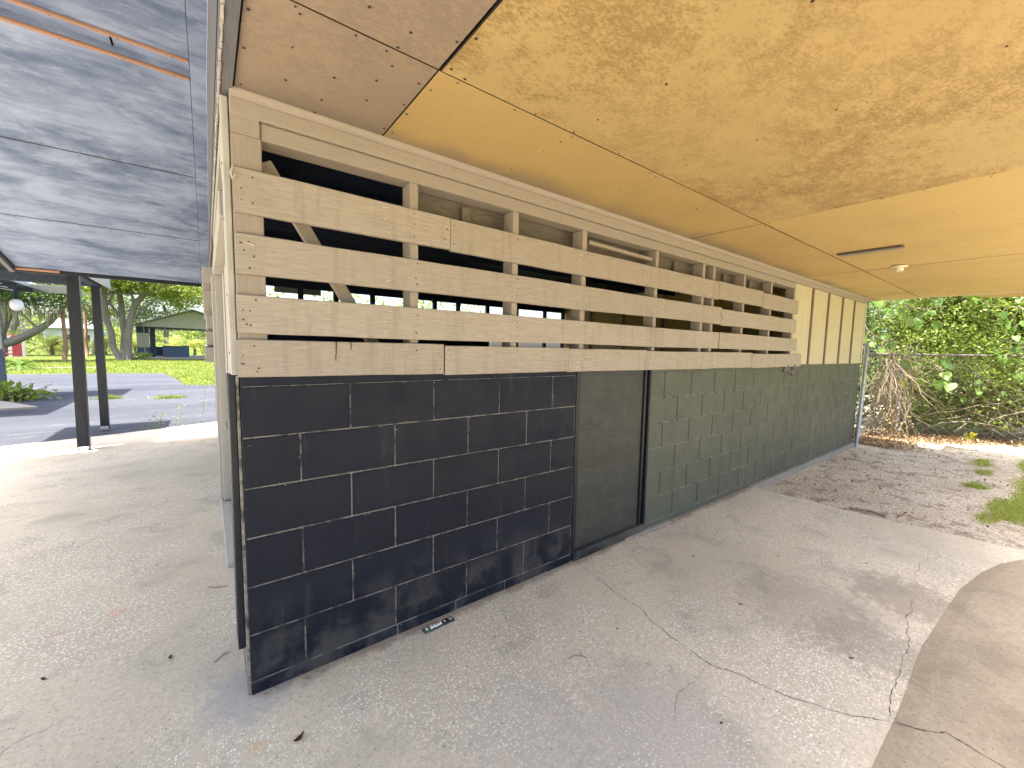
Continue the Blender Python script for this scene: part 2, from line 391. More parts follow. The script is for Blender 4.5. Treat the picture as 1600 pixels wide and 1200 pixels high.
def clumps(ell, ncl, per, spread, shell=.55):
    """leaf points gathered in clumps through several ellipsoids (cx,cy,cz,rx,ry,rz)"""
    ell = np.array(ell, float); vol = ell[:, 3]*ell[:, 4]*ell[:, 5]; idx = rng.choice(len(ell), ncl, p=vol/vol.sum())
    u = unit(rng.normal(size=(ncl, 3))); r = rng.uniform(shell, 1, (ncl, 1))**.8
    C = ell[idx, :3]+u*r*ell[idx, 3:]
    k = rng.integers(per//2, per*3//2, ncl); P = np.repeat(C, k, 0)
    return P+rng.normal(size=P.shape)*spread*np.array([1, 1, .6]), C
def dents(pts, amp, seed):
    return pts

# ================================================================== GROUND
ws = B()
ws.poly([(-500, -300, -.10), (500, -300, -.10), (500, 700, -.10), (-500, 700, -.10)])
struct('lawn', ws, m_lawn)
b = B(); b.poly([(4.3, -30, -.05), (9, -30, -.05), (8.6, -1.9, -.05), (9.6, -2.1, -.05), (11.0, -2.7, -.05), (14, -5, -.05), (22, 4, -.05), (9, 9, -.05), (8.35, 7.4, -.05), (4.3, 7.0, -.05)])
dm = b.bm; bmesh.ops.triangulate(dm, faces=dm.faces); struct('dirt_ground', b, m_dirt)
b = B(); edge = [(-30, 6.0), (-2.4, 6.45), (-1.34, 6.7), (0, 7.2), (9, 7.9), (9, 15.0), (4, 15.3), (0, 15.65), (-.72, 16.0), (-1.1, 19), (-1.76, 23.1), (-3.8, 23.8), (-30, 25)]
b.poly([(x, y, -.03) for x, y in edge]); bmesh.ops.triangulate(b.bm, faces=b.bm.faces); struct('asphalt_drive', b, m_asphalt)
# main slab: porch + carport floor, cast in one level, its edge a real step
b = B()
out = [(-30, -9), (4.0, -9), (5.2, -4.4), (4.77, -1.9), (4.62, -.9), (4.54, .25), (8.3, .25), (8.3, 6.9), (0, 7.22), (-1.34, 6.72), (-2.4, 6.47), (-30, 6.02)]
b.prism([(x, y, -.12) for x, y in out], (0, 0, .12)); struct('concrete_slab', b, m_slab)
b = B(); out2 = [(-.5, -1.66), (1.0, -1.60), (1.7, -1.595), (2.1, -1.60), (2.7, -1.585), (3.14, -1.61), (3.6, -1.63), (4.0, -1.69), (4.31, -1.76), (4.66, -1.90), (5.1, -4.3), (4.0, -8.5), (-.5, -8.5)]
inn = [(-.45, -1.72), (1.0, -1.66), (1.7, -1.655), (2.1, -1.66), (2.7, -1.645), (3.14, -1.67), (3.6, -1.69), (4.0, -1.75), (4.31, -1.82), (4.60, -1.95), (5.04, -4.3), (3.96, -8.44), (-.45, -8.44)]
a = [b.bm.verts.new((x, y, .002)) for x, y in out2]; c = [b.bm.verts.new((x, y, .008)) for x, y in inn]
for i in range(len(a)): b.bm.faces.new((a[i], a[(i+1) % len(a)], c[(i+1) % len(c)], c[i]))
b.bm.faces.new(c); bmesh.ops.recalc_face_normals(b.bm, faces=b.bm.faces); struct('patched_slab', b, m_slab2)

def crack(pts, w, z=.0015, rough=.05, depth=5):
    P = [Vector((x, y, 0)) for x, y in pts]
    for _ in range(depth):
        Q = [P[0]]
        for a_, b_ in zip(P, P[1:]):
            d = b_-a_; m = (a_+b_)/2+Vector((-d.y, d.x, 0))*random.uniform(-rough*1.6, rough*1.6); Q += [m, b_]
        P = Q
    bb = B(); L = []; n = len(P)
    for i, p in enumerate(P):
        d = (P[min(i+1, n-1)]-P[max(i-1, 0)]).normalized(); s_ = Vector((-d.y, d.x, 0))
        ww = w*random.uniform(.1, 1.0)*.75*(1 if 2 < i < n-3 else .4); L.append((p+s_*ww/2, p-s_*ww/2))
    v = [(bb.bm.verts.new((a_.x, a_.y, z)), bb.bm.verts.new((b_.x, b_.y, z))) for a_, b_ in L]
    for q, r_ in zip(v, v[1:]): bb.bm.faces.new((q[0], q[1], r_[1], r_[0]))
    return bb
for pts, w, z in [([(1.86, -.07), (1.80, -.58), (1.71, -1.03), (1.77, -1.14), (2.0, -1.59)], .006, .0015),
               ([(2.0, -1.60), (2.11, -1.73), (2.08, -1.9), (2.2, -2.3), (2.15, -2.9)], .010, .0095),
               ([(2.0, -1.585), (2.35, -1.56), (2.71, -1.54), (2.9, -1.50), (3.2, -1.48)], .005, .0015),
               ([(3.58, -1.43), (4.09, -1.49), (4.32, -1.29)], .005, .0015), ([(4.32, -1.29), (4.6, -1.1)], .004, .0015),
               ([(1.72, -1.02), (1.45, -1.02), (1.3, -1.1)], .003, .0015), ([(1.85, -.1), (1.9, -.25), (2.05, -.3), (2.3, -.36)], .003, .0015),
               ([(-.95, 5.25), (-.55, 5.35), (-.5, 5.7)], .009, .0015), ([(-2.6, 4.9), (-1.4, 5.55), (-.9, 5.6), (-.3, 5.62)], .010, .0015),
               ([(-.9, -.1), (-.7, .25), (-.55, .3)], .003, .0015)]:
    struct('slab_crack', crack(pts, w, z), m_crack)
for pts, w in [([(-12, 9.0), (-6, 9.2), (-3.1, 9.35), (-1.5, 9.25), (0, 9.28), (4, 9.5)], .045), ([(-4, 11.2), (-1.5, 11.9), (2, 11.6)], .03)]:
    struct('asphalt_crack', crack(pts, w, -.0285, .04), m_crack)
b = B(); b.prism([(-3.0, 11.0, -.03), (-3.5, 10.9, -.03), (-9, 10.6, -.03), (-9, 12.55, -.03), (-3.93, 12.6, -.03)], (0, 0, .045)); struct('concrete_pad', b, m_footing)
b = B(); b.box(-16, -4.9, 30.2, 31.0, -.099, -.08); struct('footpath', b, m_footing)

# ================================================================== STORAGE BUILDING
bd = thing('storage_building', 'long storage shed with dark block walls and open slatted tan upper wall', 'building')
bl, bh, jt = .4064, .2032, .0068
S0 = .052
def block_wall_front():
    b = B()
    # mortar sheet sits 5 mm behind the block faces
    for x0, x1, yy in ((0.003, 1.832, .005), (2.655, 8.37, .0022)):
        b.box(x0, x1, yy, .145, -.12, S0+6*bh, mi=1)
    random.seed(3)
    for x0, x1 in ((0, 1.832), (2.66, 8.375)):
        # base strip broken into odd lengths
        x = x0
        while x < x1-.02:
            e = min(x+random.choice((.41, .62, .33, .81)), x1)
            b.box(x+.002, e-.002, -.003+random.uniform(0, .004), .14, -.10, S0-jt*.5, .004, jit=.0018); x = e
        for r in range(6):
            z0 = S0+r*bh; x = -bl if r % 2 else -bl/2
            k = 0
            while x < x1:
                a, e = max(x, x0), min(x+bl, x1)
                if e-a > .03:
                    wid = jt if x0 < 1 else .007
                    b.box(a+(wid/2 if a > 0 else 0), e-wid/2, 0+random.uniform(-.0008, .0012), .14, z0+jt/2, z0+bh-jt/2, .0028)
                    if x0 > 1 and a > x0:   # past the doorway the upright joints are painted in dark
                        b.box(a-wid/2-.001, a+wid/2+.001, .0012, .02, z0+jt/2, z0+bh-jt/2, mi=2)
                x += bl
    b.box(0, 1.832, .002, .14, S0+6*bh+.001, 1.312, .002); b.box(2.66, 8.375, .002, .14, S0+6*bh+.001, 1.312, .002)
    random.seed(17)
    for k in range(150):      # chips and bare specks along the block arrises
        x = random.uniform(.02, 1.8) if k < 90 else random.uniform(2.7, 6.5); r = random.randrange(0, 7)
        if random.random() < .6: z = S0+r*bh+random.choice((-.006, .006))
        else:
            z = S0+random.uniform(.02, 6*bh); rr = int((z-S0)/bh); x = round((x-(0 if rr % 2 else bl/2))/bl)*bl+(0 if rr % 2 else bl/2)+random.choice((-.006, .006))
            if not (.01 < x < 1.82 or x > 2.68): continue
        q = random.uniform(.0015, .0042); n_ = 6
        b.prism([(x+q*random.uniform(.5, 1.6)*math.cos(i*math.tau/n_), -.0012, z+q*random.uniform(.4, 1)*math.sin(i*math.tau/n_)) for i in range(n_)], (0, .0025, 0), 1)
    return b.build('block_wall', [m_block, m_mortar, m_mortar_dark], bd)
block_wall_front()
b = B()
random.seed(5)
for i in range(16):
    a_ = 5.25+random.uniform(0, .35); z_ = 1.30-random.uniform(0, .13)*(1-abs(a_-5.42)/.3)
    b.box(a_-.03, a_+.035, -.012-random.random()*.012, .004, z_-.022, z_+.02, .004, rot=Matrix.Rotation(random.uniform(-.8, .8), 3, 'Y'), jit=.006)
b.build('crumbled_block_patch', painted('crumbled_block', (.16, .15, .135, 1), var=.4, rough=.95, stretch=(14, 14, 14), grain=.8), bd)
b = B(); b.box(4.55, 8.42, -.045, .10, -.12, .018, .008, jit=.004); b.box(2.4, 3.0, -.03, .02, -.02, .012, .004, jit=.004); b.build('footing', m_footing, bd)
# pale unpainted mortar edge up the corner, block return round the side
b = B(); b.box(-.010, -.001, .004, .44, 0, 1.312, .002, jit=.002); b.build('corner_mortar', m_mortar, bd)
b = B(); b.box(.0, .14, .146, .44, -.1, 1.31, .003); b.build('side_block_wall', m_block, bd)
b = B(); b.box(-.037, -.012, .022, .16, .20, 1.315, .003)
for z in (1.22, .98, .7, .42): b.disc((-.025, .022, z), (0, -1, 0), .004, .002, 1)
b.build('black_edge_board', [m_blackwood, m_nail], bd)
# blocked-up doorway
b = B(); b.box(1.872, 2.585, .020, .035, .065, 1.30); b.build('plywood_panel', m_plydoor, bd)
b = B(); b.box(1.834, 1.870, -.004, .10, .02, 1.31, .003); b.build('door_jamb', m_blackwood, bd)
b = B(); b.box(2.588, 2.612, .004, .10, .02, 1.31, .002); b.box(2.634, 2.656, -.008, .10, .02, 1.31, .003)
b.box(2.612, 2.634, .03, .1, .02, 1.31)
b.build('door_jamb', m_blackwood, bd)
b = B(); b.box(1.84, 2.655, -.012, .10, -.02, .060, .006, jit=.004); b.build('doorway_sill', m_block, bd)

# slatted opening: posts, plates, studs
b = B(); b.box(.0, .097, .0015, .09, 1.313, 2.262, .003); b.build('corner_post', m_stud, bd)
for x in (.728, 1.330, 1.887, 2.682, 3.372, 3.552, 4.148, 4.785):
    b = B(); b.box(x-.039+random.uniform(-.003, .003), x, .0, .092, 1.313, 2.199, .003); b.build('stud', m_stud, bd)
b = B(); b.box(5.385, 5.425, .0, .092, 1.313, 2.199, .003); b.build('stud', m_stud, bd)
b = B(); b.box(.097, 5.42, -.002, .092, 2.20, 2.262, .003); b.build('top_plate', m_trim, bd)
b = B(); b.box(.0, 8.375, -.016, .05, 2.264, 2.326, .003); b.box(0, .09, -.010, .004, 2.2, 2.264)
for x in (.27, .31, .86, .90, 1.6, 2.5, 3.4, 4.6, 5.9, 7.1):
    b.disc((x, -.016, 2.30), (0, -1, 0), .006, .002, 1)
b.build('frieze_board', [m_trim, m_stud], bd)
# quarter round under the ceiling
b = B(); pr = [(0, 0), (0, -.026), (-.010, -.024), (-.019, -.017), (-.025, -.008), (-.026, 0)]
b.prism([(.0, -.017+y, 2.3415+z) for y, z in pr], (8.37, 0, 0)); b.build('quarter_round_moulding', m_trim, bd)
# sill behind the lowest slats
b = B(); b.box(.0, 5.42, .004, .13, 1.3135, 1.36, .002); b.build('bottom_plate', m_stud, bd)
# diagonal brace
b = B(); p0 = Vector((.115, .11, 2.16)); p1 = Vector((.60, .11, 1.36)); d = (p1-p0)
b.box(-.5*d.length, .5*d.length, -.018, .018, -.026, .026, .003, rot=None)
o = b.build('diagonal_brace', m_stud, bd); o.location = (p0+p1)/2; o.rotation_euler = (0, -math.atan2(d.z, d.x), 0)
# torn scrap of building paper near the corner
b = B(); random.seed(12); cx = []
for k in range(9):
    a_ = k/9*2*math.pi; cx.append((.30+.14*math.cos(a_)*random.uniform(.6, 1.2), .24+.01*math.sin(3*a_), 2.07+.055*math.sin(a_)*random.uniform(.6, 1.3)-.35*(.14*math.cos(a_))))
b.prism(cx, (0, .003, 0)); b.build('torn_paper_scrap', painted('grey_paper', (.30, .28, .25, 1), var=.25, rough=.9, stretch=(10, 10, 10)), bd)
# weathered blocking behind the top openings
b = B(); b.box(.76, 4.80, .125, .15, 2.02, 2.235, .003)
for x in (1.02, 3.05, 3.9, 4.45): b.box(x, x+.05, .095, .124, 2.02, 2.19, .003)
b.build('blocking_board', m_backing, bd)
b = B(); b.box(1.93, 2.63, .02, .06, 2.125, 2.150, .003, rot=Matrix.Rotation(.015, 3, 'Y')); b.build('loose_lath', m_stud, bd)
b = B(); random.seed(8)
for i in range(46):      # cobweb and nest scraps caught in the top corners
    x = random.choice((2.62, 2.5, 3.48, 3.5, 4.2, 4.75, 1.84, 1.25))+random.uniform(-.05, .03); p = Vector((x, .07, 2.185)); q = [p]
    for _ in range(3): q.append(q[-1]+Vector((random.uniform(-.03, .03), random.uniform(-.01, .03), random.uniform(-.045, .012))))
    b.tube(q, .0012, 3)
tag(b.build('cobweb', m_backing, bd), kind='stuff')

# the slats themselves, every length a board of its own with its nails, staples and butt joints
rows = [(1.920, 2.075, [(.004, .885), (.889, 3.585), (3.592, 4.519), (4.525, 5.47)], [.0, -.006, .002, -.012]),
        (1.692, 1.842, [(.002, 3.655), (3.668, 5.46)], [.004, -.004]),
        (1.474, 1.622, [(-.002, 3.637), (3.652, 5.52)], [.0, .0]),
        (1.300, 1.448, [(-.006, .853), (.862, 1.731), (1.736, 2.556), (2.560, 3.511), (3.515, 4.349), (4.354, 5.70)], [.006, 0, -.004, -.006, -.006, -.010])]
studx = [.05, .708, 1.31, 1.868, 2.662, 3.352, 3.532, 4.128, 4.765, 5.40]
random.seed(21)
def add_staple(b, x, z, y, a, L):
    dx, dz = math.cos(a)*L/2, math.sin(a)*L/2
    b.tube([(x-dx, y+.002, z-dz), (x-dx*.9, y-.004, z-dz*.9), (x+dx*.9, y-.004, z+dz*.9), (x+dx, y+.002, z+dz)], .0013, 4, mi=2)
for ri, (z0, z1, segs, dz) in enumerate(rows):
    for si, (x0, x1) in enumerate(segs):
        b = B(); L = x1-x0; nseg = max(2, int(L/.16)); off = random.uniform(-.0015, .0015)
        yf, yb = -.0215+off, -.0015+off*.2
        # sides wander a few millimetres the way old sawn boards do
        xs = [x0+L*i/nseg for i in range(nseg+1)]; ph = random.uniform(0, 6)
        ring = []
        for i, x in enumerate(xs):
            wv = .0022*math.sin(x*3.1+ph)+random.uniform(-.0012, .0012); wt = .0022*math.sin(x*2.3+ph*2)+random.uniform(-.0012, .0012)
            zz0, zz1 = z0+dz[si]+wv, z1+dz[si]+wt; yy = yf+.0015*math.sin(x*1.7+ph); c_ = .003
            ring.append([b.bm.verts.new(q) for q in ((x, yb, zz0), (x, yy+c_, zz0), (x, yy, zz0+c_), (x, yy, zz1-c_), (x, yy+c_, zz1), (x, yb, zz1))])
        for q, w in zip(ring, ring[1:]):
            for k in range(6): b.bm.faces.new((q[k], q[(k+1) % 6], w[(k+1) % 6], w[k]))
        b.bm.faces.new(ring[0][::-1]); b.bm.faces.new(ring[-1])
        bmesh.ops.recalc_face_normals(b.bm, faces=b.bm.faces)
        zc_ = (z0+z1)/2+dz[si]; yn = yf-.0022
        pts = [x for x in studx if x0+.01 < x < x1-.01]
        for x in pts:
            for k in range(random.choice((2, 3, 3))):
                b.disc((x+random.uniform(-.012, .012), yn+.001, zc_+(-.045, .045, .0)[k]+random.uniform(-.012, .012)), (0, -1, 0), random.uniform(.0028, .0042), .0012, 1)
        for x in (x0+.022, x1-.022):
            for k in range(random.choice((2, 3, 4))):
                b.disc((x+random.uniform(-.008, .008), yn+.001, zc_+random.uniform(-.055, .055)), (0, -1, 0), random.uniform(.0025, .004), .0012, 1)
        for k in range(int(L*3.0)+1):
            b.disc((random.uniform(x0+.05, x1-.05), yn+.001, zc_+random.uniform(-.06, .06)), (0, -1, 0), random.uniform(.0015, .003), .001, random.choice((1, 1, 2)))
        # rows of bent staples left from an old screen
        for x in (.57, 1.24, 1.80, 2.48, 3.10, 3.9, 4.5, 5.1):
            if x0+.03 < x < x1-.03 and random.random() < .85:
                for k in range(3):
                    add_staple(b, x+random.uniform(-.012, .012), zc_+(-.05, 0, .05)[k]+random.uniform(-.01, .01), yn+.001, random.uniform(-.7, .7), random.uniform(.018, .034))
        if x0 < .1 and ri in (1,):
            add_staple(b, .045, zc_+.035, yn, -.35, .036); add_staple(b, .045, zc_+.052-.015, yn, -.1, .03); add_staple(b, .05, zc_-.02, yn, 0, .034)
        if ri == 3 and si == 0:      # the long split in the lowest board
            for (xx, zt, zb) in ((.343, 1.452, 1.372), (.405, 1.452, 1.42)):
                q = [(xx+random.uniform(-.003, .003), yn-.0002, zt+(zb-zt)*k/6) for k in range(7)]
                b.tube(q, [.0025]*3+[.0018]*4, 4, mi=1)
        b.build('slat_board', [m_board, m_nail, m_staple], bd)
# flaking splinter at the end of the top slat
b = B(); b.tube([(.0, -.02, 2.03), (-.004, -.028, 2.05), (.002, -.034, 2.075)], [.004, .005, .002], 5); b.tube([(.0, -.022, 2.03), (.008, -.034, 2.042), (.004, -.03, 2.02)], [.003, .004, .002], 5)
b.build('splinter', m_white, bd)

# board and batten siding at the far end
b = B()
xe = [5.43, 5.985, 6.585, 7.190, 7.765, 8.375]
for a_, e_ in zip(xe, xe[1:]): b.box(a_+(.0 if a_ < 5.5 else .012), e_-.012, .0, .03, 1.3135, 2.262, .002)
random.seed(4)
for i in range(46):
    x = random.choice(xe[1:-1])+random.choice((-.08, .06))+random.uniform(-.02, .02)
    b.disc((x, 0, random.choice((1.36, 1.55, 1.8, 2.05, 2.2))+random.uniform(-.04, .04)), (0, -1, 0), .0045, .0015, 1)
b.build('siding', [m_siding, m_nail], bd)
for x in xe[1:-1]:
    b = B(); b.box(x-.024, x+.024, -.014, .0015, 1.316, 2.258, .003); b.box(x+.0241, x+.032, -.004, .0015, 1.316, 2.258, 0, 1); b.build('batten', [m_batten, m_mortar_dark], bd)
b = B(); b.box(8.345, 8.39, -.014, .10, 1.315, 2.262, .003); b.build('end_corner_board', m_siding, bd)

# end wall, back wall, inner linings, roof
b = B(); b.box(8.34, 8.375, .146, 6.9, -.1, 2.82); b.build('end_wall', m_siding, bd)
b = B()
for k in range(6): b.box(8.315, 8.333, .30+k*1.1, 1.385+k*1.1, .9, 2.75, .002)
b.build('plywood_lining', m_ply_in, bd)
for k in range(6):
    b = B(); b.box(8.27, 8.314, .28+k*1.1-.03, .28+k*1.1+.02, .05, 2.8, .002); b.build('inner_stud', m_stud, bd)
b = B()
b.box(0, 8.33, 6.8, 6.9, -.1, 1.30); b.box(0, 8.33, 6.8, 6.9, 2.50, 2.82); b.box(0, 5.6, 6.8, 6.84, 1.40, 2.20)
b.build('back_wall', m_darkblue, bd)
for x in (.1, .75, 1.36, 1.99, 2.71, 3.44, 4.13, 4.74, 5.58, 6.51, 7.5, 8.2):
    b = B(); b.box(x-.045, x+.045, 6.72, 6.79, 1.30, 2.57); b.build('back_stud', m_darkblue, bd)
for z0 in (1.64, 1.92):
    b = B(); b.box(5.6, 8.3, 6.8, 6.82, z0, z0+.15, .003); b.build('back_slat', m_board, bd)
b = B(); b.box(.95, 1.75, 6.905, 6.925, 2.40, 2.55, .003); b.build('back_slat', m_white, bd)
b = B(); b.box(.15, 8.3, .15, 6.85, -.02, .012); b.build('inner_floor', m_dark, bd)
b = B(); b.box(-.02, 8.5, .08, 7.2, 2.83, 2.95); b.box(0.02, 8.4, .06, .10, 2.345, 2.83); b.build('roof_deck', m_darkblue, bd)
for k in range(5):
    b = B(); b.box(.15, 8.3, .9+k*1.2, .94+k*1.2, 2.68, 2.829); b.build('rafter', m_darkblue, bd)

# side wall towards the walkway
b = B(); b.box(-.026, -.003, .008, .10, 1.316, 2.325, .003)
for z in (1.4, 1.62, 1.9, 2.1): b.disc((-.026, .05, z), (-1, 0, 0), .004, .002, 1)
b.build('corner_board', [m_white, m_nail], bd)
b = B(); b.prism([(-.022, .104, 1.95), (-.022, .104, 2.325), (-.022, 2.4, 2.325), (-.022, 2.4, 2.24), (-.022, .35, 2.24)], (.02, 0, 0)); b.build('raking_board', m_white, bd)
b = B(); b.box(.0, .07, .44, .52, .05, 2.01, .003); b.box(-.03, .07, .44, 2.60, 2.01, 2.12, .004); b.box(-.045, .07, 2.50, 2.62, .05, 2.009, .004); b.box(-.02, .07, 2.44, 2.499, .05, 2.009, .002)
b.build('door_frame', m_white, bd)
b = B(); b.box(.03, .065, .53, 2.43, .06, 2.0, .003)
for y in (1.0, 1.48, 1.96): b.box(.026, .031, y-.006, y+.006, .08, 1.98, 0, 1)
dr = b.build('door', [m_white, m_backing], bd)
b = B(); b.tube([(.03, .62, 1.02), (-.01, .62, 1.02)], .008, 8); b.tube([(-.01, .62, 1.02), (-.035, .62, 1.02)], [.022, .024], 10); b.build('door_knob', m_galv, dr)
b = B(); b.box(-.045, .10, 1.2, 2.72, -.005, .040, .006, jit=.004); b.build('door_sill', m_white, bd)
b = B(); b.box(.04, .10, 2.63, 6.9, 0, 1.31); b.box(.05, .09, .44, 6.9, 2.58, 2.82); b.build('side_wall', m_white, bd)
random.seed(31)
for z0 in (1.235, 1.405, 1.60, 1.83, 2.06):
    b = B(); x_ = random.uniform(-.012, .012); b.box(-.098+x_, .03, 3.9+random.uniform(-.5, .3), 6.95, z0, z0+.155, .004, jit=.003); b.build('side_slat', m_white, bd)
for y_ in (3.3, 5.0):
    b = B(); b.box(.031, .09, y_, y_+.1, 1.31, 2.6, .003); b.build('side_stud', m_stud, bd)

# ================================================================== CARPORT ROOF
cp = thing('carport_roof', 'flat carport roof with stained tan plywood ceiling over the slab', 'carport roof', (4, -2.5, 2.34))
XE = 8.62
def ceil_panel(x0, x1, y0, y1, z, mat, nails=True, sag=.001, seed=0):
    random.seed(seed); b = B(); nx, ny = max(2, int((x1-x0)/.3)), max(2, int(abs(y1-y0)/.3)); g = .0030
    x0 += g; x1 -= g; y0 += g; y1 -= g
    def zz(u, v): return z-sag*math.sin(math.pi*u)*math.sin(math.pi*v)+.0006*math.sin(9*u+seed)*math.cos(5*v)
    lo = [[b.bm.verts.new((x0+(x1-x0)*i/nx, y0+(y1-y0)*j/ny, zz(i/nx, j/ny))) for j in range(ny+1)] for i in range(nx+1)]
    hi = [[b.bm.verts.new(v.co+Vector((0, 0, .010))) for v in c] for c in lo]
    for i in range(nx):
        for j in range(ny):
            b.bm.faces.new((lo[i][j], lo[i][j+1], lo[i+1][j+1], lo[i+1][j]))
            b.bm.faces.new((hi[i][j], hi[i+1][j], hi[i+1][j+1], hi[i][j+1]))
    for i in range(nx):
        for j in (0, ny): b.bm.faces.new((lo[i][j], lo[i+1][j], hi[i+1][j], hi[i][j])).material_index = 2
    for j in range(ny):
        for i in (0, nx): b.bm.faces.new((lo[i][j], lo[i][j+1], hi[i][j+1], hi[i][j])).material_index = 2
    bmesh.ops.recalc_face_normals(b.bm, faces=b.bm.faces)
    if nails:
        def nl(x, y):
            if x0+.01 < x < x1-.01 and y0+.005 < y < y1-.005:
                b.disc((x, y, zz((x-x0)/(x1-x0), (y-y0)/(y1-y0))-.0018), (0, 0, -1), random.uniform(.0035, .0055), .001, 1)
        for x in (x0+.016, x1-.016):
            y = y0+.08
            while y < y1: nl(x+random.uniform(-.005, .005), y+random.uniform(-.03, .03)); y += .2
        for y in (y0+.014, y1-.014):
            x = x0+.08
            while x < x1: nl(x+random.uniform(-.04, .04), y+random.uniform(-.004, .004)); x += .28
        for k in range(1, 4):
            for j in range(4): nl(x0+(x1-x0)*k/4+random.uniform(-.01, .01), y0+(y1-y0)*(j+.5)/4+random.uniform(-.08, .08))
    return b.build('ceiling_panel', [mat, m_nail, m_nail], cp)
ya, yb_ = -.572, .012
xs_ = [-.028, .545, 3.035, 5.55, 7.93, XE]
mts = [2, 0, 0, 3, 3]
for i in range(5):
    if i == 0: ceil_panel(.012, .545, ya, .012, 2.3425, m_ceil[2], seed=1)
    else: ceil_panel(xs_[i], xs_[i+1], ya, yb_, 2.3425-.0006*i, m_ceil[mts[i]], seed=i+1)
for i in range(5):
    x0 = .012 if i == 0 else xs_[i]; x1 = xs_[i+1]
    if i == 1: x0 += .006
    y = ya; k = 0
    while y > -1.7:
        y2 = max(y-(1.24 if k else (1.30 if i else 1.22)), -2.19)
        mt = {0: 2, 1: 1, 2: 3, 3: 0, 4: 3}[i] if k == 0 else {0: 2, 1: 1, 2: 3, 3: 0, 4: 3}[(i+k) % 5]
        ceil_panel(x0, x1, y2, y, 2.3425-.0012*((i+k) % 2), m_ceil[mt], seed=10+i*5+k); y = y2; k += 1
b = B(); b.box(.012, XE+.02, -2.2, .055, 2.358, 2.50); b.build('roof_deck', m_dark, cp)
b = B(); b.box(XE+.001, XE+.022, -2.2, .06, 2.325, 2.49, .003); b.build('end_fascia', m_siding, cp)
b = B(); b.prism([(XE+.03, -1.15, 2.33), (XE+.03, -2.2, 2.28), (XE+.03, -2.2, 2.5), (XE+.03, -1.15, 2.5)], (.5, 0, 0)); b.build('lower_soffit', m_ceil[3], cp)
b = B(); b.box(XE+.023, XE+.05, -.02, 7.2, 2.35, 2.5, .003); b.build('eave_board', m_siding, cp)
# recessed three-slot vent light and bare lampholder
vt = thing('ceiling_vent', 'long narrow grey three-slot fitting set in the tan ceiling', 'ceiling fitting', (4.475, -.845, 2.335))
b = B(); b.box(4.435, 4.515, -1.065, -.625, 2.328, 2.3345, .003); b.build('frame', m_batten, vt)
for k in range(3):
    b = B(); y = -1.055+k*.142; b.box(4.443, 4.507, y, y+.128, 2.319, 2.327, .0035); b.build('lens', m_greyplastic, vt)
lh = thing('lampholder', 'bare cream lampholder on round plate beyond the ceiling fitting', 'lampholder', (5.47, -.87, 2.335))
b = B(); b.lathe((5.47, -.87, 2.335), [(0, -.014), (.045, -.014), (.062, -.009), (.066, .0)]); b.build('base_plate', m_porcelain, lh)
b = B(); b.lathe((5.47, -.87, 2.335), [(.034, -.013), (.032, -.045), (.027, -.05), (.022, -.048), (.021, -.02)]); b.build('socket', m_porcelain, lh)

# ================================================================== WALKWAY CANOPY
YR, ZR, SL = 1.70, 3.245, .25
zc = lambda y: ZR-(SL*(y-YR) if y > YR else .13*(YR-y))
wc = thing('walkway_canopy', 'gabled walkway canopy with worn blue-grey plywood underside on dark posts', 'canopy', (-1, 2, 0))
Y0, Y1 = -3.0, 5.56
ys = [Y0, -1.9, -.72, .46, 1.60, 1.80, 2.96, 4.22, Y1]
for i, (a_, e_) in enumerate(zip(ys, ys[1:])):
    rec = .0
    cuts = [-1.86, -.49, -.115] if i == 4 else [-1.86, -.115]
    for c0, c1 in zip(cuts, cuts[1:]):
        b = B(); g = .006
        pts = [(c0+g, a_+g, zc(a_+g)+rec), (c1-g, a_+g, zc(a_+g)+rec), (c1-g, e_-g, zc(e_-g)+rec), (c0+g, e_-g, zc(e_-g)+rec)]
        if i == 4: pts = [(c0+g, a_+g, 3.250), (c1-g, a_+g, 3.250), (c1-g, e_-g, 3.250), (c0+g, e_-g, 3.250)]
        b.prism(pts, (0, 0, .01))
        for f in b.bm.faces:
            if abs(f.normal.z) < .5: f.material_index = 1
        if i > 4:
            random.seed(i)
            for q in range(8):
                x = c0+.12+q*.22; y = a_+.03; b.disc((x, y, zc(y)-.001), (0, -SL, -1), .005, .001, 1)
                y = e_-.03; b.disc((x+random.uniform(-.03, .03), y, zc(y)-.001), (0, -SL, -1), .005, .001, 1)
        b.build('ceiling_panel', [m_porch, m_nail], wc)
b = B()
b.prism([(-1.9, Y0-.1, zc(Y0)+.02), (-1.9, 1.7, 3.29), (-1.9, Y1+.02, zc(Y1)+.015), (-1.9, Y1+.02, zc(Y1)+.10), (-1.9, 1.7, 3.40), (-1.9, Y0-.1, zc(Y0)+.12)], (1.87, 0, 0)); b.build('roof_deck', m_blackwood, wc)
for y, w in ((1.605, .022), (1.80, .026)):
    b = B(); b.box(-1.86, -.12, y-w/2, y+w/2, zc(y)-.020, zc(y)-.002, .003)
    for x in (-1.5, -1.1, -.72, -.45, -.2): b.disc((x, y, zc(y)-.020), (0, 0, -1), .004, .001, 1)
    b.build('batten_strip', [m_rawwood, m_nail], wc)
b = B(); b.box(-1.86, -.12, 1.776, 1.783, zc(1.8)-.004, 3.2495); b.build('filler_strip', m_porch, wc)
b = B()
for a_, e_ in ((Y0, YR), (YR, Y1)):
    b.prism([(-.118, a_, zc(a_)-.012), (-.0305, a_, zc(a_)-.012), (-.0305, e_, zc(e_)-.012), (-.118, e_, zc(e_)-.012)], (0, 0, .010))
b.build('edge_trim', m_porch, wc)
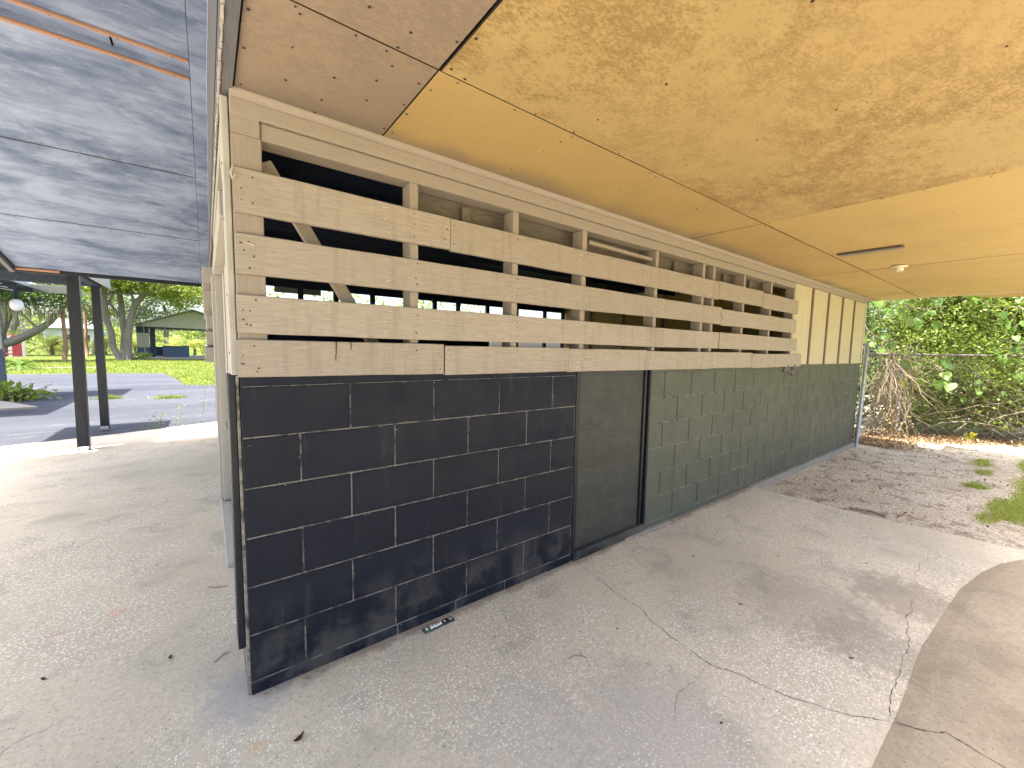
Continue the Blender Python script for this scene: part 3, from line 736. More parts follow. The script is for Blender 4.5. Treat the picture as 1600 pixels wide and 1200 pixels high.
# rough grey fascia planks between the two roofs
b = B()
def gable(xf, x_, z0, z1f, ylo, yhi):
    b.prism([(xf, ylo, z0), (xf, ylo, z1f(ylo)), (xf, YR, z1f(YR)), (xf, yhi, z1f(yhi)), (xf, yhi, z0)], (x_-xf, 0, 0))
gable(-.030, .009, 2.332, lambda y: zc(y)-.014 if y > -3 else 2.62, -3.0, 5.1)
b.build('fascia_board', m_fascia, wc)
b = B(); b.box(-.0325, -.0302, -3.0, 4.3, 2.47, 2.474); b.build('plank_joint', m_dark, wc)
b = B(); random.seed(6); y = -3.0
while y < 5.1:      # flaking pale paint along the lower arris
    e_ = y+random.uniform(.02, .09); b.box(-.0335, -.026, y, e_-.004, 2.326+random.uniform(0, .003), 2.3315, .001, jit=.002); y = e_
b.build('paint_flakes', m_white, wc)
b = B(); b.box(-1.86, -.12, 5.562, 5.60, zc(Y1)-.045, zc(Y1)+.07, .003); b.build('end_board', m_blackwood, wc)
b = B(); b.box(-1.86, -1.5, 5.53, 5.5605, zc(Y1)-.03, zc(Y1)-.004, .002); b.build('raw_edge', m_rawwood, wc)
b = B()
for a_, e_ in ((Y0, YR), (YR, Y1)):
    b.prism([(-1.905, a_, zc(a_)-.06), (-1.866, a_, zc(a_)-.06), (-1.866, e_, zc(e_)-.06), (-1.905, e_, zc(e_)-.06)], (0, 0, .16))
b.build('side_beam', m_fascia, wc)
b = B(); b.prism([(-1.91, Y0, zc(Y0)+.02), (-1.91, YR, zc(YR)+.02), (-1.91, 5.3, zc(5.3)+.02), (-1.91, 5.3, zc(5.3)+.1), (-1.91, YR, zc(YR)+.1), (-1.91, Y0, zc(Y0)+.1)], (-.75, 0, 0)); b.build('added_shade_roof', m_fascia, wc)  # roof strip added to keep direct sun off the left floor
def post(x0, x1, y, ztop, dx):
    b = B()
    q = [b.bm.verts.new(v) for v in ((x0-dx, y, 0), (x1-dx, y, 0), (x1-dx, y+.10, 0), (x0-dx, y+.10, 0), (x0, y, ztop), (x1, y, ztop), (x1, y+.10, ztop), (x0, y+.10, ztop))]
    for f in ((3, 2, 1, 0), (4, 5, 6, 7), (0, 1, 5, 4), (1, 2, 6, 5), (2, 3, 7, 6), (3, 0, 4, 7)): b.bm.faces.new([q[i] for i in f])
    bmesh.ops.bevel(b.bm, geom=list(b.bm.edges), offset=.004, segments=2, affect='EDGES')
    o = b.build('post', m_blackwood, wc)
    c = B(); c.box(x1-dx-.10, x1-dx-.004, y-.004, y+.02, .0, .055, .002); c.build('base_bracket', m_galv, o)
post(-1.465, -1.355, 5.605, 2.25, .012); post(-1.515, -1.415, 7.30, 2.28, .0)
b = B(); b.box(-2.7, -1.40, 7.31, 7.39, 2.285, 2.41, .003); b.box(-1.52, -1.42, 5.71, 7.30, 2.29, 2.41, .003); b.build('header_beam', m_darkblue, wc)
b = B(); b.box(-2.7, -1.37, 5.62, 7.75, 2.425, 2.46, .002); b.build('rear_roof', m_blackwood, wc)
b = B(); b.box(-1.365, -1.35, 5.62, 7.76, 2.30, 2.47, .002); b.build('rear_fascia', m_white, wc)

# ================================================================== NEIGHBOUR BUILDING, LAMP
nb = thing('neighbouring_building', 'block building with grey and cream paint at left edge under dark porch roof', 'building', (-7, 15, 0))
b = B(); b.box(-13, -4.21, 14.02, 14.19, -.1, 2.70, mi=1)
random.seed(9)
for r in range(14):
    x = -4.2-(0 if r % 2 else .2)
    xx = -4.2
    z0 = -.05+r*bh
    xs2 = [-4.2]+[-4.2-(.2 if r % 2 else .4)-k*.4064 for k in range(12)]
    for a_, e_ in zip(xs2[1:], xs2): b.box(a_+.005, e_-.005 if e_ < -4.2 else e_, 14.0, 14.05, z0+.005, z0+bh-.005, .003, mi=2 if z0 > 1.1 else 0)
b.build('block_wall', [m_blue_far, m_mortar, m_cream_far], nb)
b = B(); b.box(-4.9, -3.45, 9.6, 14.6, 2.70, 2.82); b.build('porch_roof', m_darkblue, nb)
b = B(); b.box(-3.445, -3.41, 9.58, 14.6, 2.69, 2.80, .003); b.build('gutter', m_white_far, nb)
b = B()
for k in range(14):
    x0 = -3.40+k*.05; b.prism([(x0, 12.9, 2.74+.012*(k % 2)), (x0+.05, 12.9, 2.74+.012*((k+1) % 2)), (x0+.05, 14.9, 2.72+.012*((k+1) % 2)), (x0, 14.9, 2.72+.012*(k % 2))], (0, 0, .004))
b.build('corrugated_sheet', m_lightmetal, nb)
for k in range(4):
    b = B(); b.box(-4.9, -3.5, 10.2+k*1.1, 10.24+k*1.1, 2.60, 2.699); b.build('porch_rafter', m_darkblue, nb)
for k, z in enumerate((2.60, 2.55, 2.52)):
    b = B(); b.tube([(-3.5-.18*i, 11.6+.3*k, z+.02*(i % 2)) for i in range(8)], .008, 5); b.build('cable', m_lightmetal, nb)
LX = -3.66
gl = thing('globe_lamp', 'white frosted globe lamp hanging under the left porch roof', 'lamp', (LX, 13.0, 2.7))
b = B(); b.tube([(LX, 13.0, 2.7), (LX, 13.0, 2.36)], .03, 8); b.build('stem', m_darkblue, gl)
b = B(); b.lathe((LX, 13.0, 2.24), [(.045, .13), (.08, .11), (.105, .06), (.115, 0), (.105, -.07), (.07, -.12), (.0, -.14)], 20); b.build('globe', NT('frosted_glass').fin((.78, .77, .75, 1), .35), gl)

# ================================================================== KIOSK far across the lawn
kx = thing('open_kiosk', 'open-fronted kiosk with shallow gable roof and slate-blue counter across the lawn', 'kiosk', (-2.4, 47, 0))
b = B(); b.box(-5.3, 2.2, 44.6, 51.5, -.09, .06, .01); b.build('floor_slab', m_footing, kx)
b = B(); b.box(-4.92, -4.10, 46.0, 46.25, .06, .92, .01, 0); b.box(-4.92, -4.10, 46.0, 46.25, .925, 2.18, .01, 1); b.box(-4.92, -4.10, 46.0, 46.25, 2.185, 2.72, .01, 2)
b.box(-4.44, -4.38, 45.97, 46.0, .06, 2.7, .005, 1); b.build('front_pillar', [m_blue_far, m_cream_far, m_darkblue], kx)
b = B(); b.box(-4.92, -4.75, 46.26, 50.8, .06, 1.05, .01); b.box(-4.08, -3.72, 46.3, 46.6, .06, 2.72, .01); b.box(-4.7, -3.3, 50.6, 50.8, .06, .95, .01); b.build('low_wall', m_darkblue, kx)
for x, y in ((1.5, 46.1), (1.5, 50.6), (-4.85, 50.6)):
    b = B(); b.box(x, x+.3, y, y+.25, .06, 2.72, .01); b.build('corner_pillar', m_cream_far, kx)
b = B(); b.box(-3.24, -1.40, 46.2, 47.0, .06, 1.02, .015); ct = b.build('counter', m_blue_far, kx)
b = B(); b.box(-3.30, -1.35, 46.14, 47.06, 1.022, 1.07, .008); b.build('counter_top', m_blackwood, ct)
b = B(); b.box(-4.3, 2.0, 45.7, 50.9, 2.58, 2.78); b.build('ceiling_beam', m_darkblue, kx)
b = B(); b.prism([(-4.45, 45.5, 2.74), (2.3, 45.5, 2.60), (2.3, 45.5, 3.15), (-1.0, 45.5, 4.25), (-4.45, 45.5, 2.95)], (0, .08, 0)); b.build('gable_panel', m_cream_far, kx)
b = B(); b.prism([(-5.0, 45.3, 2.78), (-1.0, 45.3, 4.30), (2.7, 45.3, 3.05), (2.7, 45.3, 3.17), (-1.0, 45.3, 4.44), (-5.0, 45.3, 2.90)], (0, 6, 0)); b.build('roof', m_roofing, kx)
for k in range(9):
    x = -4.1+k*.55; b = B(); b.tube([(x, 45.45, 2.62), (x+.1, 45.44, 2.5), (x+.13, 45.45, 2.36)], .012, 5); b.lathe((x+.13, 45.45, 2.33), [(0, .06), (.035, .03), (.045, 0), (.03, -.04), (0, -.05)], 8); b.build('hanging_bulb', m_white_far, kx)

# ================================================================== RED GARDEN BOOTH
rb = thing('garden_booth', 'small red wooden garden booth with slatted side and white back', 'booth', (-12.95, 50.3, 0))
b = B()
for k in range(5): b.box(-12.98+k*.108, -12.885+k*.108, 50, 50.05, -.02, 1.75, .006)
b.build('slatted_side', m_red, rb)
b = B(); b.box(-13.42, -13.34, 50.0, 50.1, -.09, 1.6, .01); b.box(-13.34, -12.99, 50.0, 50.08, .12, .24, .01)
b.tube([(-13.38, 50.05, 1.55), (-13.28, 50.05, 1.68), (-13.12, 50.05, 1.70), (-13.0, 50.05, 1.6)], .05, 6); b.box(-13.42, -12.46, 50.9, 50.96, -.09, 1.7, .01, 1)
b.build('arched_frame', [m_red, m_white_far], rb)
b = B(); b.box(-13.34, -13.0, 50.1, 50.6, .42, .48, .01); b.build('seat', m_red, rb)

# ================================================================== PLANTS
def polyline_branch(p0, p1, bend, n=5):
    p0, p1 = Vector(p0), Vector(p1); out = []
    for i in range(n+1):
        t = i/n; out.append(p0.lerp(p1, t)+Vector(bend)*math.sin(math.pi*t)+Vector((random.uniform(-1, 1), random.uniform(-1, 1), 0))*.02*(p1-p0).length*(0 < i < n))
    return out
def tree(name, label, cat, base, trunks, ell, ncl, per, spread, leafL, mat, group=None, bark=None, extra=0, moss=None):
    t = thing(name, label, cat, base, group); b = B()
    for (p0, p1, bend, r0, r1) in trunks:
        pl = polyline_branch(p0, p1, bend, 6); b.tube(pl, [r0+(r1-r0)*i/6 for i in range(7)], 9)
        top = pl[-1]
        for k in range(extra):
            e = ell[random.randrange(len(ell))]; q = Vector(e[:3])+Vector([random.uniform(-.7, .7)*e[3+i] for i in range(3)])
            st = pl[random.randint(3, 6)]; pb = polyline_branch(st, q, (0, 0, random.uniform(-.2, .4)), 4); b.tube(pb, [r1*.6*(1-i/5) for i in range(5)], 5)
    b.build('trunk', bark or m_bark, t)
    P, C = clumps(ell, ncl, per, spread); V, F = leaf_geo(P, leafL, .5)
    np_mesh('crown', V, F, mat, t)
    if moss:
        cs = np.array(moss); k = len(cs); Vs = []; Fs = []; n = 0
        for c in cs:
            for j in range(26):
                x = c[:3]+rng.normal(size=3)*np.array([c[3], c[3], c[3]*.3]); L = rng.uniform(.3, 1.0)*c[4]; w = rng.uniform(.02, .05)
                s_ = np.array([math.cos(j), math.sin(j), 0])*w
                p = [x-s_, x+s_, x+s_*.8+[.05, 0, -L*.5], x-s_*.8+[.05, 0, -L*.5]]; q = [p[3], p[2], x+s_*.1+[0, 0, -L], x-s_*.1+[0, 0, -L]]
                Vs += p+q; Fs += [[n, n+1, n+2, n+3], [n+4, n+5, n+6, n+7]]; n += 8
        tag(np_mesh('moss', np.array(Vs), np.array(Fs), m_moss, t), kind='stuff')
    return t
random.seed(2)
tree('shade_tree', 'spreading three-trunked tree with pale mottled bark left of the kiosk', 'tree', (-5.6, 44, -.1),
     [((-5.75, 44, -.1), (-6.4, 44, 6.2), (-.35, 0, 0), .24, .15), ((-5.5, 44, -.1), (-5.55, 44.3, 6.5), (.12, 0, 0), .24, .16), ((-5.25, 44, -.1), (-3.6, 43.6, 6.4), (-.55, 0, 0), .28, .18)],
     [(-5.6, 44, 7.6, 3.2, 3.0, 2.2), (-2.2, 43, 6.6, 3.6, 3, 1.5), (-.8, 42.6, 5.6, 2.6, 2, 1.0), (-7.0, 44.5, 6.7, 1.9, 2.4, 1.5), (-1.7, 43, 5.0, 1.2, 1, .8)],
     340, 46, .42, .27, m_leaf_bright, extra=5)
tree('live_oak', 'old oak with leaning limb and grey hanging moss at far left', 'tree', (-12.2, 41, -.1),
     [((-12.2, 41, -.1), (-10.2, 40.5, 5.5), (.3, 0, .2), .55, .28), ((-11.4, 41, 1.0), (-7.7, 40, 4.2), (.2, 0, -.5), .32, .12), ((-11.8, 41, .5), (-12.6, 40, 6), (0, 0, 0), .4, .2)],
     [(-9.2, 40, 4.9, 2.2, 2, 1.3), (-11.2, 40, 5.6, 2, 2, 1.5), (-8.2, 41, 3.9, 1.4, 1.2, .9), (-12.5, 40, 7.5, 3, 3, 2.0)],
     300, 44, .36, .22, m_leaf_dark, extra=5, moss=[(-10.6, 39.6, 4.1, .5, 1.6), (-9.3, 39.5, 3.7, .5, 1.3), (-10.0, 39.6, 3.4, .4, 1.2), (-8.9, 39.6, 3.3, .3, 1.0)])
tree('background_tree', 'bright yellow-green treetop rising behind the mossy oak', 'tree', (-15, 56, -.1), [((-15, 56, -.1), (-14, 56, 6), (.3, 0, 0), .35, .15)],
     [(-14.5, 55, 7.4, 4.5, 3, 2.6), (-11, 57, 7.0, 3, 3, 2)], 200, 40, .5, .3, m_leaf_bright, 'trees behind the lawn', extra=3)
tree('background_tree', 'dark tree seen between the trunks of the three-trunked tree', 'tree', (-4.2, 66, -.1), [((-4.2, 66, -.1), (-4.2, 66, 6), (.2, 0, 0), .35, .15)],
     [(-4.3, 66, 5.6, 2.2, 2, 2.6), (-7.6, 66, 5.0, 1.5, 2, 2.0)], 170, 34, .45, .28, m_leaf_dark, 'trees behind the lawn', extra=3)
tree('background_tree', 'loose green tree seen behind the two dark posts', 'tree', (-10.0, 62, -.1), [((-10.0, 62, -.1), (-9.8, 62, 5), (.1, 0, 0), .3, .12)],
     [(-9.8, 62, 5.6, 1.9, 2, 2.6), (-10.5, 62, 8.6, 2.4, 2, 2.2)], 190, 34, .45, .28, m_leaf_mid, 'trees behind the lawn', extra=3)
tree('background_tree', 'pale leafy tree above the right end of the kiosk', 'tree', (4.5, 70, -.1), [((4.5, 70, -.1), (4.3, 70, 5), (.1, 0, 0), .3, .12)],
     [(3.8, 70, 6.0, 4, 3, 2.2)], 90, 30, .5, .28, m_leaf_mid, 'trees behind the lawn', extra=3)
tree('yard_tree', 'leafy tree glimpsed through the slats behind the shed', 'tree', (6, 17, -.1), [((6, 17, -.1), (6, 17, 3), (.1, 0, 0), .2, .1)],
     [(4, 17, 2.6, 3.5, 1.5, 1.6), (10, 18, 2.8, 3.5, 1.5, 1.8), (7, 17, 1.2, 5, 1.2, 1.0)], 170, 34, .4, .2, m_leaf_bright, extra=2)
for i, (x, y, lb) in enumerate([(-8.2, 40.3, 'slim bare reddish trunk nearest the left dark post'), (-8.7, 50, 'slim bare reddish trunk seen between the two dark posts')]):
    b = B(); b.tube(polyline_branch((x, y, -.1), (x+.05, y, 4.6), (.05, 0, 0), 6), [.14, .13, .12, .11, .10, .09, .07], 8)
    o = b.build('slim_trunk', painted('reddish_bark', (.26, .14, .09, 1), var=.25, rough=.95)); origin_to(o, (x, y, -.1)); tag(o, lb, 'tree trunk', 'slim trunks on the lawn')

def frond_geo(base, az_, elv, L, droop, nl, ll, lw, V, F):
    d = np.array([math.cos(az_)*math.cos(elv), math.sin(az_)*math.cos(elv), math.sin(elv)]); side = np.array([-math.sin(az_), math.cos(az_), 0]); p = np.array(base, float)
    pts = []
    for i in range(nl):
        t = i/nl; pts.append(p.copy()); dd = d+np.array([0, 0, -droop*t*1.5]); dd /= np.linalg.norm(dd); p = p+dd*L/nl
        tan = dd
        l_ = ll*math.sin(math.pi*(.12+.85*t))
        for s_ in (-1, 1):
            q = pts[-1]; e = q+(side*s_*.85+tan*.6+np.array([0, 0, .15-.35*t]))*l_; w = tan*lw
            n = len(V); V += [q-w, q+w, e+w*.15, e-w*.15]; F.append([n, n+1, n+2, n+3])
    n = len(V)
    for a_, c_ in zip(pts, pts[1:]):
        n = len(V); V += [a_-side*.012, a_+side*.012, c_+side*.008, c_-side*.008]; F.append([n, n+1, n+2, n+3])
def palm_clump(name, label, cat, base, nf, L, ll, mat, droop=.9, trunk=0, group=None, lw=.035, emin=.15, emax=1.45, nl=16):
    t = thing(name, label, cat, base, group); V = []; F = []
    for k in range(nf):
        frond_geo((base[0], base[1], base[2]+trunk), random.uniform(0, 2*math.pi), random.uniform(emin, emax), L*random.uniform(.7, 1.1), droop*random.uniform(.6, 1.3), nl, ll, lw, V, F)
    np_mesh('fronds', np.array(V), np.array(F), mat, t)
    b = B(); b.tube([(base[0], base[1], base[2]-.05), (base[0]+.03, base[1], base[2]+trunk/2), (base[0], base[1], base[2]+trunk+.08)], [.16, .15, .12], 8); b.build('trunk', m_bark, t)
    return t
random.seed(40)
palm_clump('sago_palm', 'low bright sago palm at the far edge of the asphalt', 'palm', (-7.65, 29.2, -.1), 34, .95, .22, m_sago, .9, .12, lw=.018, emin=.25, emax=1.2, nl=22)
rsn = [(-3.2, 57, 'yellow-green palm bush behind left half of the kiosk opening'), (-1.2, 58, 'yellow-green palm bush behind middle of the kiosk opening'), (.9, 57, 'yellow-green palm bush behind right half of the kiosk opening'),
       (-6.4, 59, 'palm bush seen between the trunks of the big tree'), (-8.9, 60, 'palm bush seen between the two dark posts'), (-12.4, 58, 'drooping palm bush right behind the red booth'), (-14.6, 56, 'large palm bush right of the leaning oak limb'), (-16.6, 60, 'palm bush behind the red booth roof')]
for x, y, lb in rsn:
    palm_clump('palm_bush', lb, 'palm', (x, y, -.1), 42, 2.4, .55, m_frond, 1.0, .8, 'palm bushes behind the lawn', lw=.03)
def shrub(name, label, cat, ell, ncl, per, spread, L, mat, group=None, stems=6, base=None, W=.55):
    base = base or (ell[0][0], ell[0][1], -.1); t = thing(name, label, cat, base, group)
    P, C = clumps(ell, ncl, per, spread, .3); P[:, 2] = np.maximum(P[:, 2], -.04); V, F = leaf_geo(P, L, W); np_mesh('foliage', V, F, mat, t)
    b = B()
    for k in range(stems):
        q = C[random.randrange(len(C))]; b.tube(polyline_branch((base[0]+random.uniform(-.2, .2), base[1]+random.uniform(-.2, .2), base[2]), q, (0, 0, .1), 4), [.02, .017, .014, .01, .005], 5)
    b.build('stems', m_twig, t); return t
shrub('low_shrub', 'light green rounded shrub in front of the distant white house', 'shrub', [(-13.0, 62, .9, 1.2, 1, 1.0)], 60, 34, .2, .16, m_leaf_bright)
shrub('low_shrub', 'dark green shrub right of the counter beyond the kiosk', 'shrub', [(.2, 54, .7, 1.3, 1, 1.0), (1.4, 54, .6, 1, 1, .8)], 80, 34, .2, .16, m_leaf_mid)
shrub('low_shrub', 'small leafy growth at the foot of the big tree', 'shrub', [(-4.3, 43.4, .2, .8, .4, .3)], 24, 26, .12, .12, m_leaf_mid)
# broad-leaved bush beside the neighbour's wall
sq = thing('leafy_bush', 'low broad-leaved bush at the foot of the left block wall', 'bush', (-3.9, 12.9, 0))
P = np.stack([rng.normal(-3.9, .30, 420), rng.normal(13.0, .25, 420), rng.uniform(0, .34, 420)], 1); P[:, 2] *= np.clip(1.15-np.abs(P[:, 0]+3.9)/.95, .15, 1)
V, F = leaf_geo(P, .13, .8, upb=1.2); np_mesh('foliage', V, F, m_leaf_bright, sq)
b = B()
for k in range(12): b.tube([(-3.9+random.uniform(-.3, .3), 13.0, 0), (-3.9+random.uniform(-.6, .7), 12.9+random.uniform(-.3, .3), random.uniform(.1, .35))], .008, 5)
b.build('stems', m_twig, sq)

# distant white house and far wood
hs = thing('distant_house', 'white house far away between trees behind the red booth', 'house', (-16.0, 82, 0))
b = B(); b.box(-17.6, -12.6, 80, 88, -.1, 3.0, .02); b.build('wall', m_white_far, hs)
b = B(); b.prism([(-18, 79.6, 2.95), (-12.2, 79.6, 2.95), (-12.2, 84, 4.3), (-18, 84, 4.3)], (0, 0, .12)); b.build('roof', m_roofing, hs)
for x in (-15.4, -13.6):
    b = B(); b.box(x-.5, x+.5, 79.95, 79.998, .9, 2.3, .01); w = b.build('window', m_white_far, hs); b = B(); b.box(x-.4, x+.4, 79.93, 79.949, 1.0, 2.2); b.build('pane', m_winglass, w)
P1, _ = clumps([(-42+i*7.0, 98+3*math.sin(i*1.7), 2.6+.9*math.sin(i*2.3), 5.2, 3, 3.0) for i in range(14)], 560, 26, .8, .2)
P2, _ = clumps([(-24+i*3.4, 74+2*math.sin(i), .9, 2.1, 1, .95) for i in range(11) if i not in (2, 3)], 170, 24, .4, .2)
V1, F1 = leaf_geo(P1, .55, .6); V2, F2 = leaf_geo(P2, .32, .6)
o = np_mesh('far_wood', np.concatenate([V1, V2]), np.concatenate([F1, F2+len(V1)]), m_leaf_mid); tag(o, 'hazy green wood along the far side of the lawn', 'wood', kind='stuff')

# ------------------------------------------------------------------ grass
def blades(P, H, W, lean=.5):
    n = len(P); h = rng.uniform(.5, 1.2, (n, 1))*H; a_ = rng.uniform(0, 2*np.pi, n); s_ = np.stack([np.cos(a_), np.sin(a_), 0*a_], 1)*W
    d = np.stack([rng.normal(0, lean, n), rng.normal(0, lean, n), np.ones(n)], 1)*h
    V = np.stack([P-s_, P+s_, P+d+s_*.1, P+d-s_*.1], 1).reshape(-1, 3); i = np.arange(n)[:, None]*4
    return V, np.concatenate([i, i+1, i+2, i+3], 1)
n = 26000; gx = rng.uniform(-12, 3, n); gy = 15.5+rng.uniform(0, 1, n)**1.6*28
edge_y = np.where(gx > -.72, 15.7, np.where(gx > -1.76, 16+(-.72-gx)*6.9, 23.2+(-1.76-gx)*.3)); keep = gy > edge_y+rng.normal(0, .12, n)
P = np.stack([gx, gy, np.full(n, -.10)], 1)[keep]; V, F = blades(P, .10, .02, .7)
tag(np_mesh('lawn_grass', V, F, m_grass), 'bright yellow-green lawn grass beyond the asphalt', 'grass', kind='stuff')
Pc = []
for cx_, cy_, rx, ry, k in [(6.1, -1.75, .45, .16, 700), (6.7, -1.95, .5, .22, 900), (7.6, -2.0, .7, .3, 1400), (8.9, -1.95, .7, .25, 1200), (6.95, -1.45, .12, .08, 110), (8.6, -1.4, .3, .08, 160), (9.5, -2.3, .8, .3, 1000), (5.9, -2.2, .6, .3, 900), (7.9, -1.45, .2, .07, 90), (5.6, -1.62, .2, .06, 60)]:
    a_ = rng.uniform(0, 2*np.pi, k); r_ = np.sqrt(rng.uniform(0, 1, k))*rng.uniform(.7, 1.15, k); Pc.append(np.stack([cx_+rx*r_*np.cos(a_), cy_+ry*r_*np.sin(a_), np.full(k, -.05)], 1))
m_grass_near = leaf_mat('fresh_grass', (.26, .33, .05), (.42, .46, .10), (.44, .42, .16))
V, F = blades(np.repeat(np.concatenate(Pc), 2, 0)+rng.normal(0, .012, (2*sum(len(q) for q in Pc), 3))*np.array([1, 1, 0]), .05, .0045, 1.0)
tag(np_mesh('grass_patches', V, F, m_grass_near), 'low bright grass patches on the dirt at the right', 'grass', kind='stuff')
for i, (x, y, r_, lb) in enumerate([(-2.10, 12.4, .22, 'grass tuft in the asphalt just right of the rear dark post'), (-.92, 11.9, .28, 'grass tuft in the asphalt nearer the shed wall')]):
    k = 260; P = np.stack([rng.normal(x, r_*.6, k), rng.normal(y, .07, k), np.full(k, -.03)], 1); V, F = blades(P, .10, .008, .6)
    o = np_mesh('grass_tuft', V, F, m_grass); origin_to(o, (x, y, -.03)); tag(o, lb, 'grass tuft', 'grass tufts in the asphalt')
for i, (x, y, h, lb) in enumerate([(-.55, 7.15, .75, 'tall wiry weed at the slab edge beside the shed wall'), (-.25, 7.25, .95, 'tallest wiry weed at the slab edge against the shed wall'), (-.85, 6.95, .28, 'short green weed at the slab edge')]):
    b = B(); random.seed(60+i); pl = polyline_branch((x, y, -.03), (x+.12, y+.02, h), (.04, 0, 0), 5); b.tube(pl, [.004, .004, .003, .003, .002, .001], 4)
    for k in range(7):
        p = Vector(pl[random.randint(1, 5)]); q = p+Vector((random.uniform(-.22, .22), random.uniform(-.1, .1), random.uniform(.02, .18)))*(h+.2); b.tube([p, (p+q)/2+Vector((0, 0, .02)), q], [.002, .0015, .001], 3)
    o = b.build('weed', m_twig if i < 2 else m_leaf_mid); origin_to(o, (x, y, -.03)); tag(o, lb, 'weed', 'weeds at the slab edge')
    k = 40 if i < 2 else 90; P = np.stack([rng.normal(x+.04, .07, k), rng.normal(y, .05, k), rng.uniform(-.02, h*(.45 if i < 2 else .9), k)], 1); V, F = leaf_geo(P, .035, .4); np_mesh('weed_leaves', V, F, m_leaf_mid, o)

# ================================================================== RIGHT SIDE: fence, hedge, vines
fn = thing('chain_link_fence', 'rusty chain-link fence with galvanised corner post buried in vines', 'fence', (8.42, -.03, 0))
b = B(); b.tube([(8.30, -.06, -.05), (8.41, -.055, .8), (8.44, -.05, 1.60)], .028, 12); b.tube([(8.44, -.05, 1.60), (8.44, -.05, 1.63), (8.44, -.05, 1.645)], [.034, .032, .012], 12)
for z in (.35, .95, 1.42): b.tube([(8.405, -.055, z), (8.407, -.055, z+.022)], .033, 12)
b.build('post', m_galv, fn)
fpts = [(8.44, -.03), (10.15, -.22), (11.3, -1.9), (13.2, -4.6)]
b = B(); b.tube([(8.44, -.04, 1.47), (10.15, -.22, 1.47)], .020, 8); b.tube([(10.15, -.22, 1.47), (11.3, -1.9, 1.49), (13.2, -4.6, 1.49)], .021, 8); b.build('top_rail', m_rust, fn)
for q in fpts[1:3]:
    b = B(); b.tube([(q[0], q[1], -.05), (q[0], q[1], 1.52)], .028, 10); b.build('post', m_galv, fn)
V = []; F = []
for a_, e_ in zip(fpts, fpts[1:]):
    A = np.array(a_); D = np.array(e_)-A; L = np.linalg.norm(D); D /= L; H = 1.42; m = .065; nn = np.array([-D[1], D[0], 0])*.0016
    for s0 in np.arange(-H, L, m):
        for sg in (1, -1):
            u0, u1 = (s0, s0+H) if sg > 0 else (s0+H, s0); z0, z1 = .02, .02+H
            # clip to span
            du = u1-u0
            t0 = 0; t1 = 1
            for lim, sign in ((0, 1), (L, -1)):
                f0 = sign*(u0-lim); f1 = sign*(u1-lim)
                if f0 < 0 and f1 < 0: t0 = 2
                elif f0 < 0: t0 = max(t0, f0/(f0-f1))
                elif f1 < 0: t1 = min(t1, f0/(f0-f1))
            if t0 >= t1: continue
            pa = np.array([*(A+D*(u0+du*t0)), z0+(z1-z0)*t0]); pb = np.array([*(A+D*(u0+du*t1)), z0+(z1-z0)*t1]); n = len(V); w = np.array([0, 0, .0014])
            V += [pa-w, pa+w, pb+w, pb-w]; F.append([n, n+1, n+2, n+3])
np_mesh('wire_mesh', np.array(V), np.array(F), m_rust, fn)

def bushrow(name, label, ell, ncl, per, spread, L, mat, group, twigs, seed, W=.6):
    random.seed(seed); t = thing(name, label, 'shrub', (ell[0][0], ell[0][1], -.05), group)
    P, C = clumps(ell, ncl, per, spread, .15); P = P[P[:, 2] > -.04]; V, F = leaf_geo(P, L, W, upb=.5); np_mesh('foliage', V, F, mat, t)
    b = B()
    for k in range(twigs):
        e = ell[random.randrange(len(ell))]; p = Vector((e[0]+random.uniform(-.9, .9)*e[3], e[1]+random.uniform(-.9, .9)*e[4], random.uniform(-.05, .6))); pl = [p]; d = Vector((random.uniform(-.6, .3), random.uniform(-.8, .8), random.uniform(.3, 1))).normalized()
        for _ in range(7): d = (d+Vector((random.uniform(-.5, .5), random.uniform(-.5, .5), random.uniform(-.5, .35)))).normalized(); pl.append(pl[-1]+d*random.uniform(.12, .32))
        for q in pl: q.z = max(q.z, -.03)
        r0 = random.choice((.004, .005, .007, .011)); b.tube(pl, [r0*(1-i/10) for i in range(8)], 5)
    b.build('branches', m_twig, t); return t
G = 'overgrown shrubs behind the fence'
bushrow('overgrown_shrub', 'dark shady shrub just past the end of the shed wall', [(9.9, .45, .7, .45, .35, .8), (10.2, .7, 2.3, .6, .7, .7), (10.9, .7, .7, .8, .8, .8), (11.2, 1.1, 1.7, 1.0, 1.0, 1.7), (12.6, 2.2, 3.0, 1.4, 1.6, 1.6)], 380, 42, .17, .085, m_leaf_dark, G, 70, 71)
bushrow('overgrown_shrub', 'dense mid-green shrub in the middle of the hedge', [(10.75, -.35, .35, .45, .5, .42), (10.7, -.55, 1.0, .35, .5, .7), (11.0, -1.3, .9, .35, .6, .8), (11.2, -.9, .4, .5, .6, .45), (11.3, -.3, .55, .8, .9, .65), (11.6, -.5, 1.3, .95, 1.1, 1.2), (12.2, -.4, 2.6, 1.3, 1.4, 1.2), (12.0, -1.5, .6, .8, .8, .7)], 900, 56, .15, .060, m_leaf_mid, G, 130, 72)
bushrow('overgrown_shrub', 'light green leafy shrub at the right edge of the photo', [(11.5, -2.1, .7, .4, .6, .7), (12.2, -2.4, .6, .9, 1.2, .7), (12.2, -2.4, 1.3, .95, 1.2, 1.3), (12.9, -2.2, 2.7, 1.3, 1.5, 1.1)], 700, 52, .17, .07, m_leaf_bright, G, 80, 73)
bushrow('overgrown_shrub', 'tall bright shrub showing above the fence rail at right', [(13.6, -1.2, 3.1, 1.6, 2.0, 1.6), (14.2, -4.0, 2.0, 1.4, 2.0, 2.0)], 330, 40, .25, .12, m_leaf_bright, G, 40, 74)
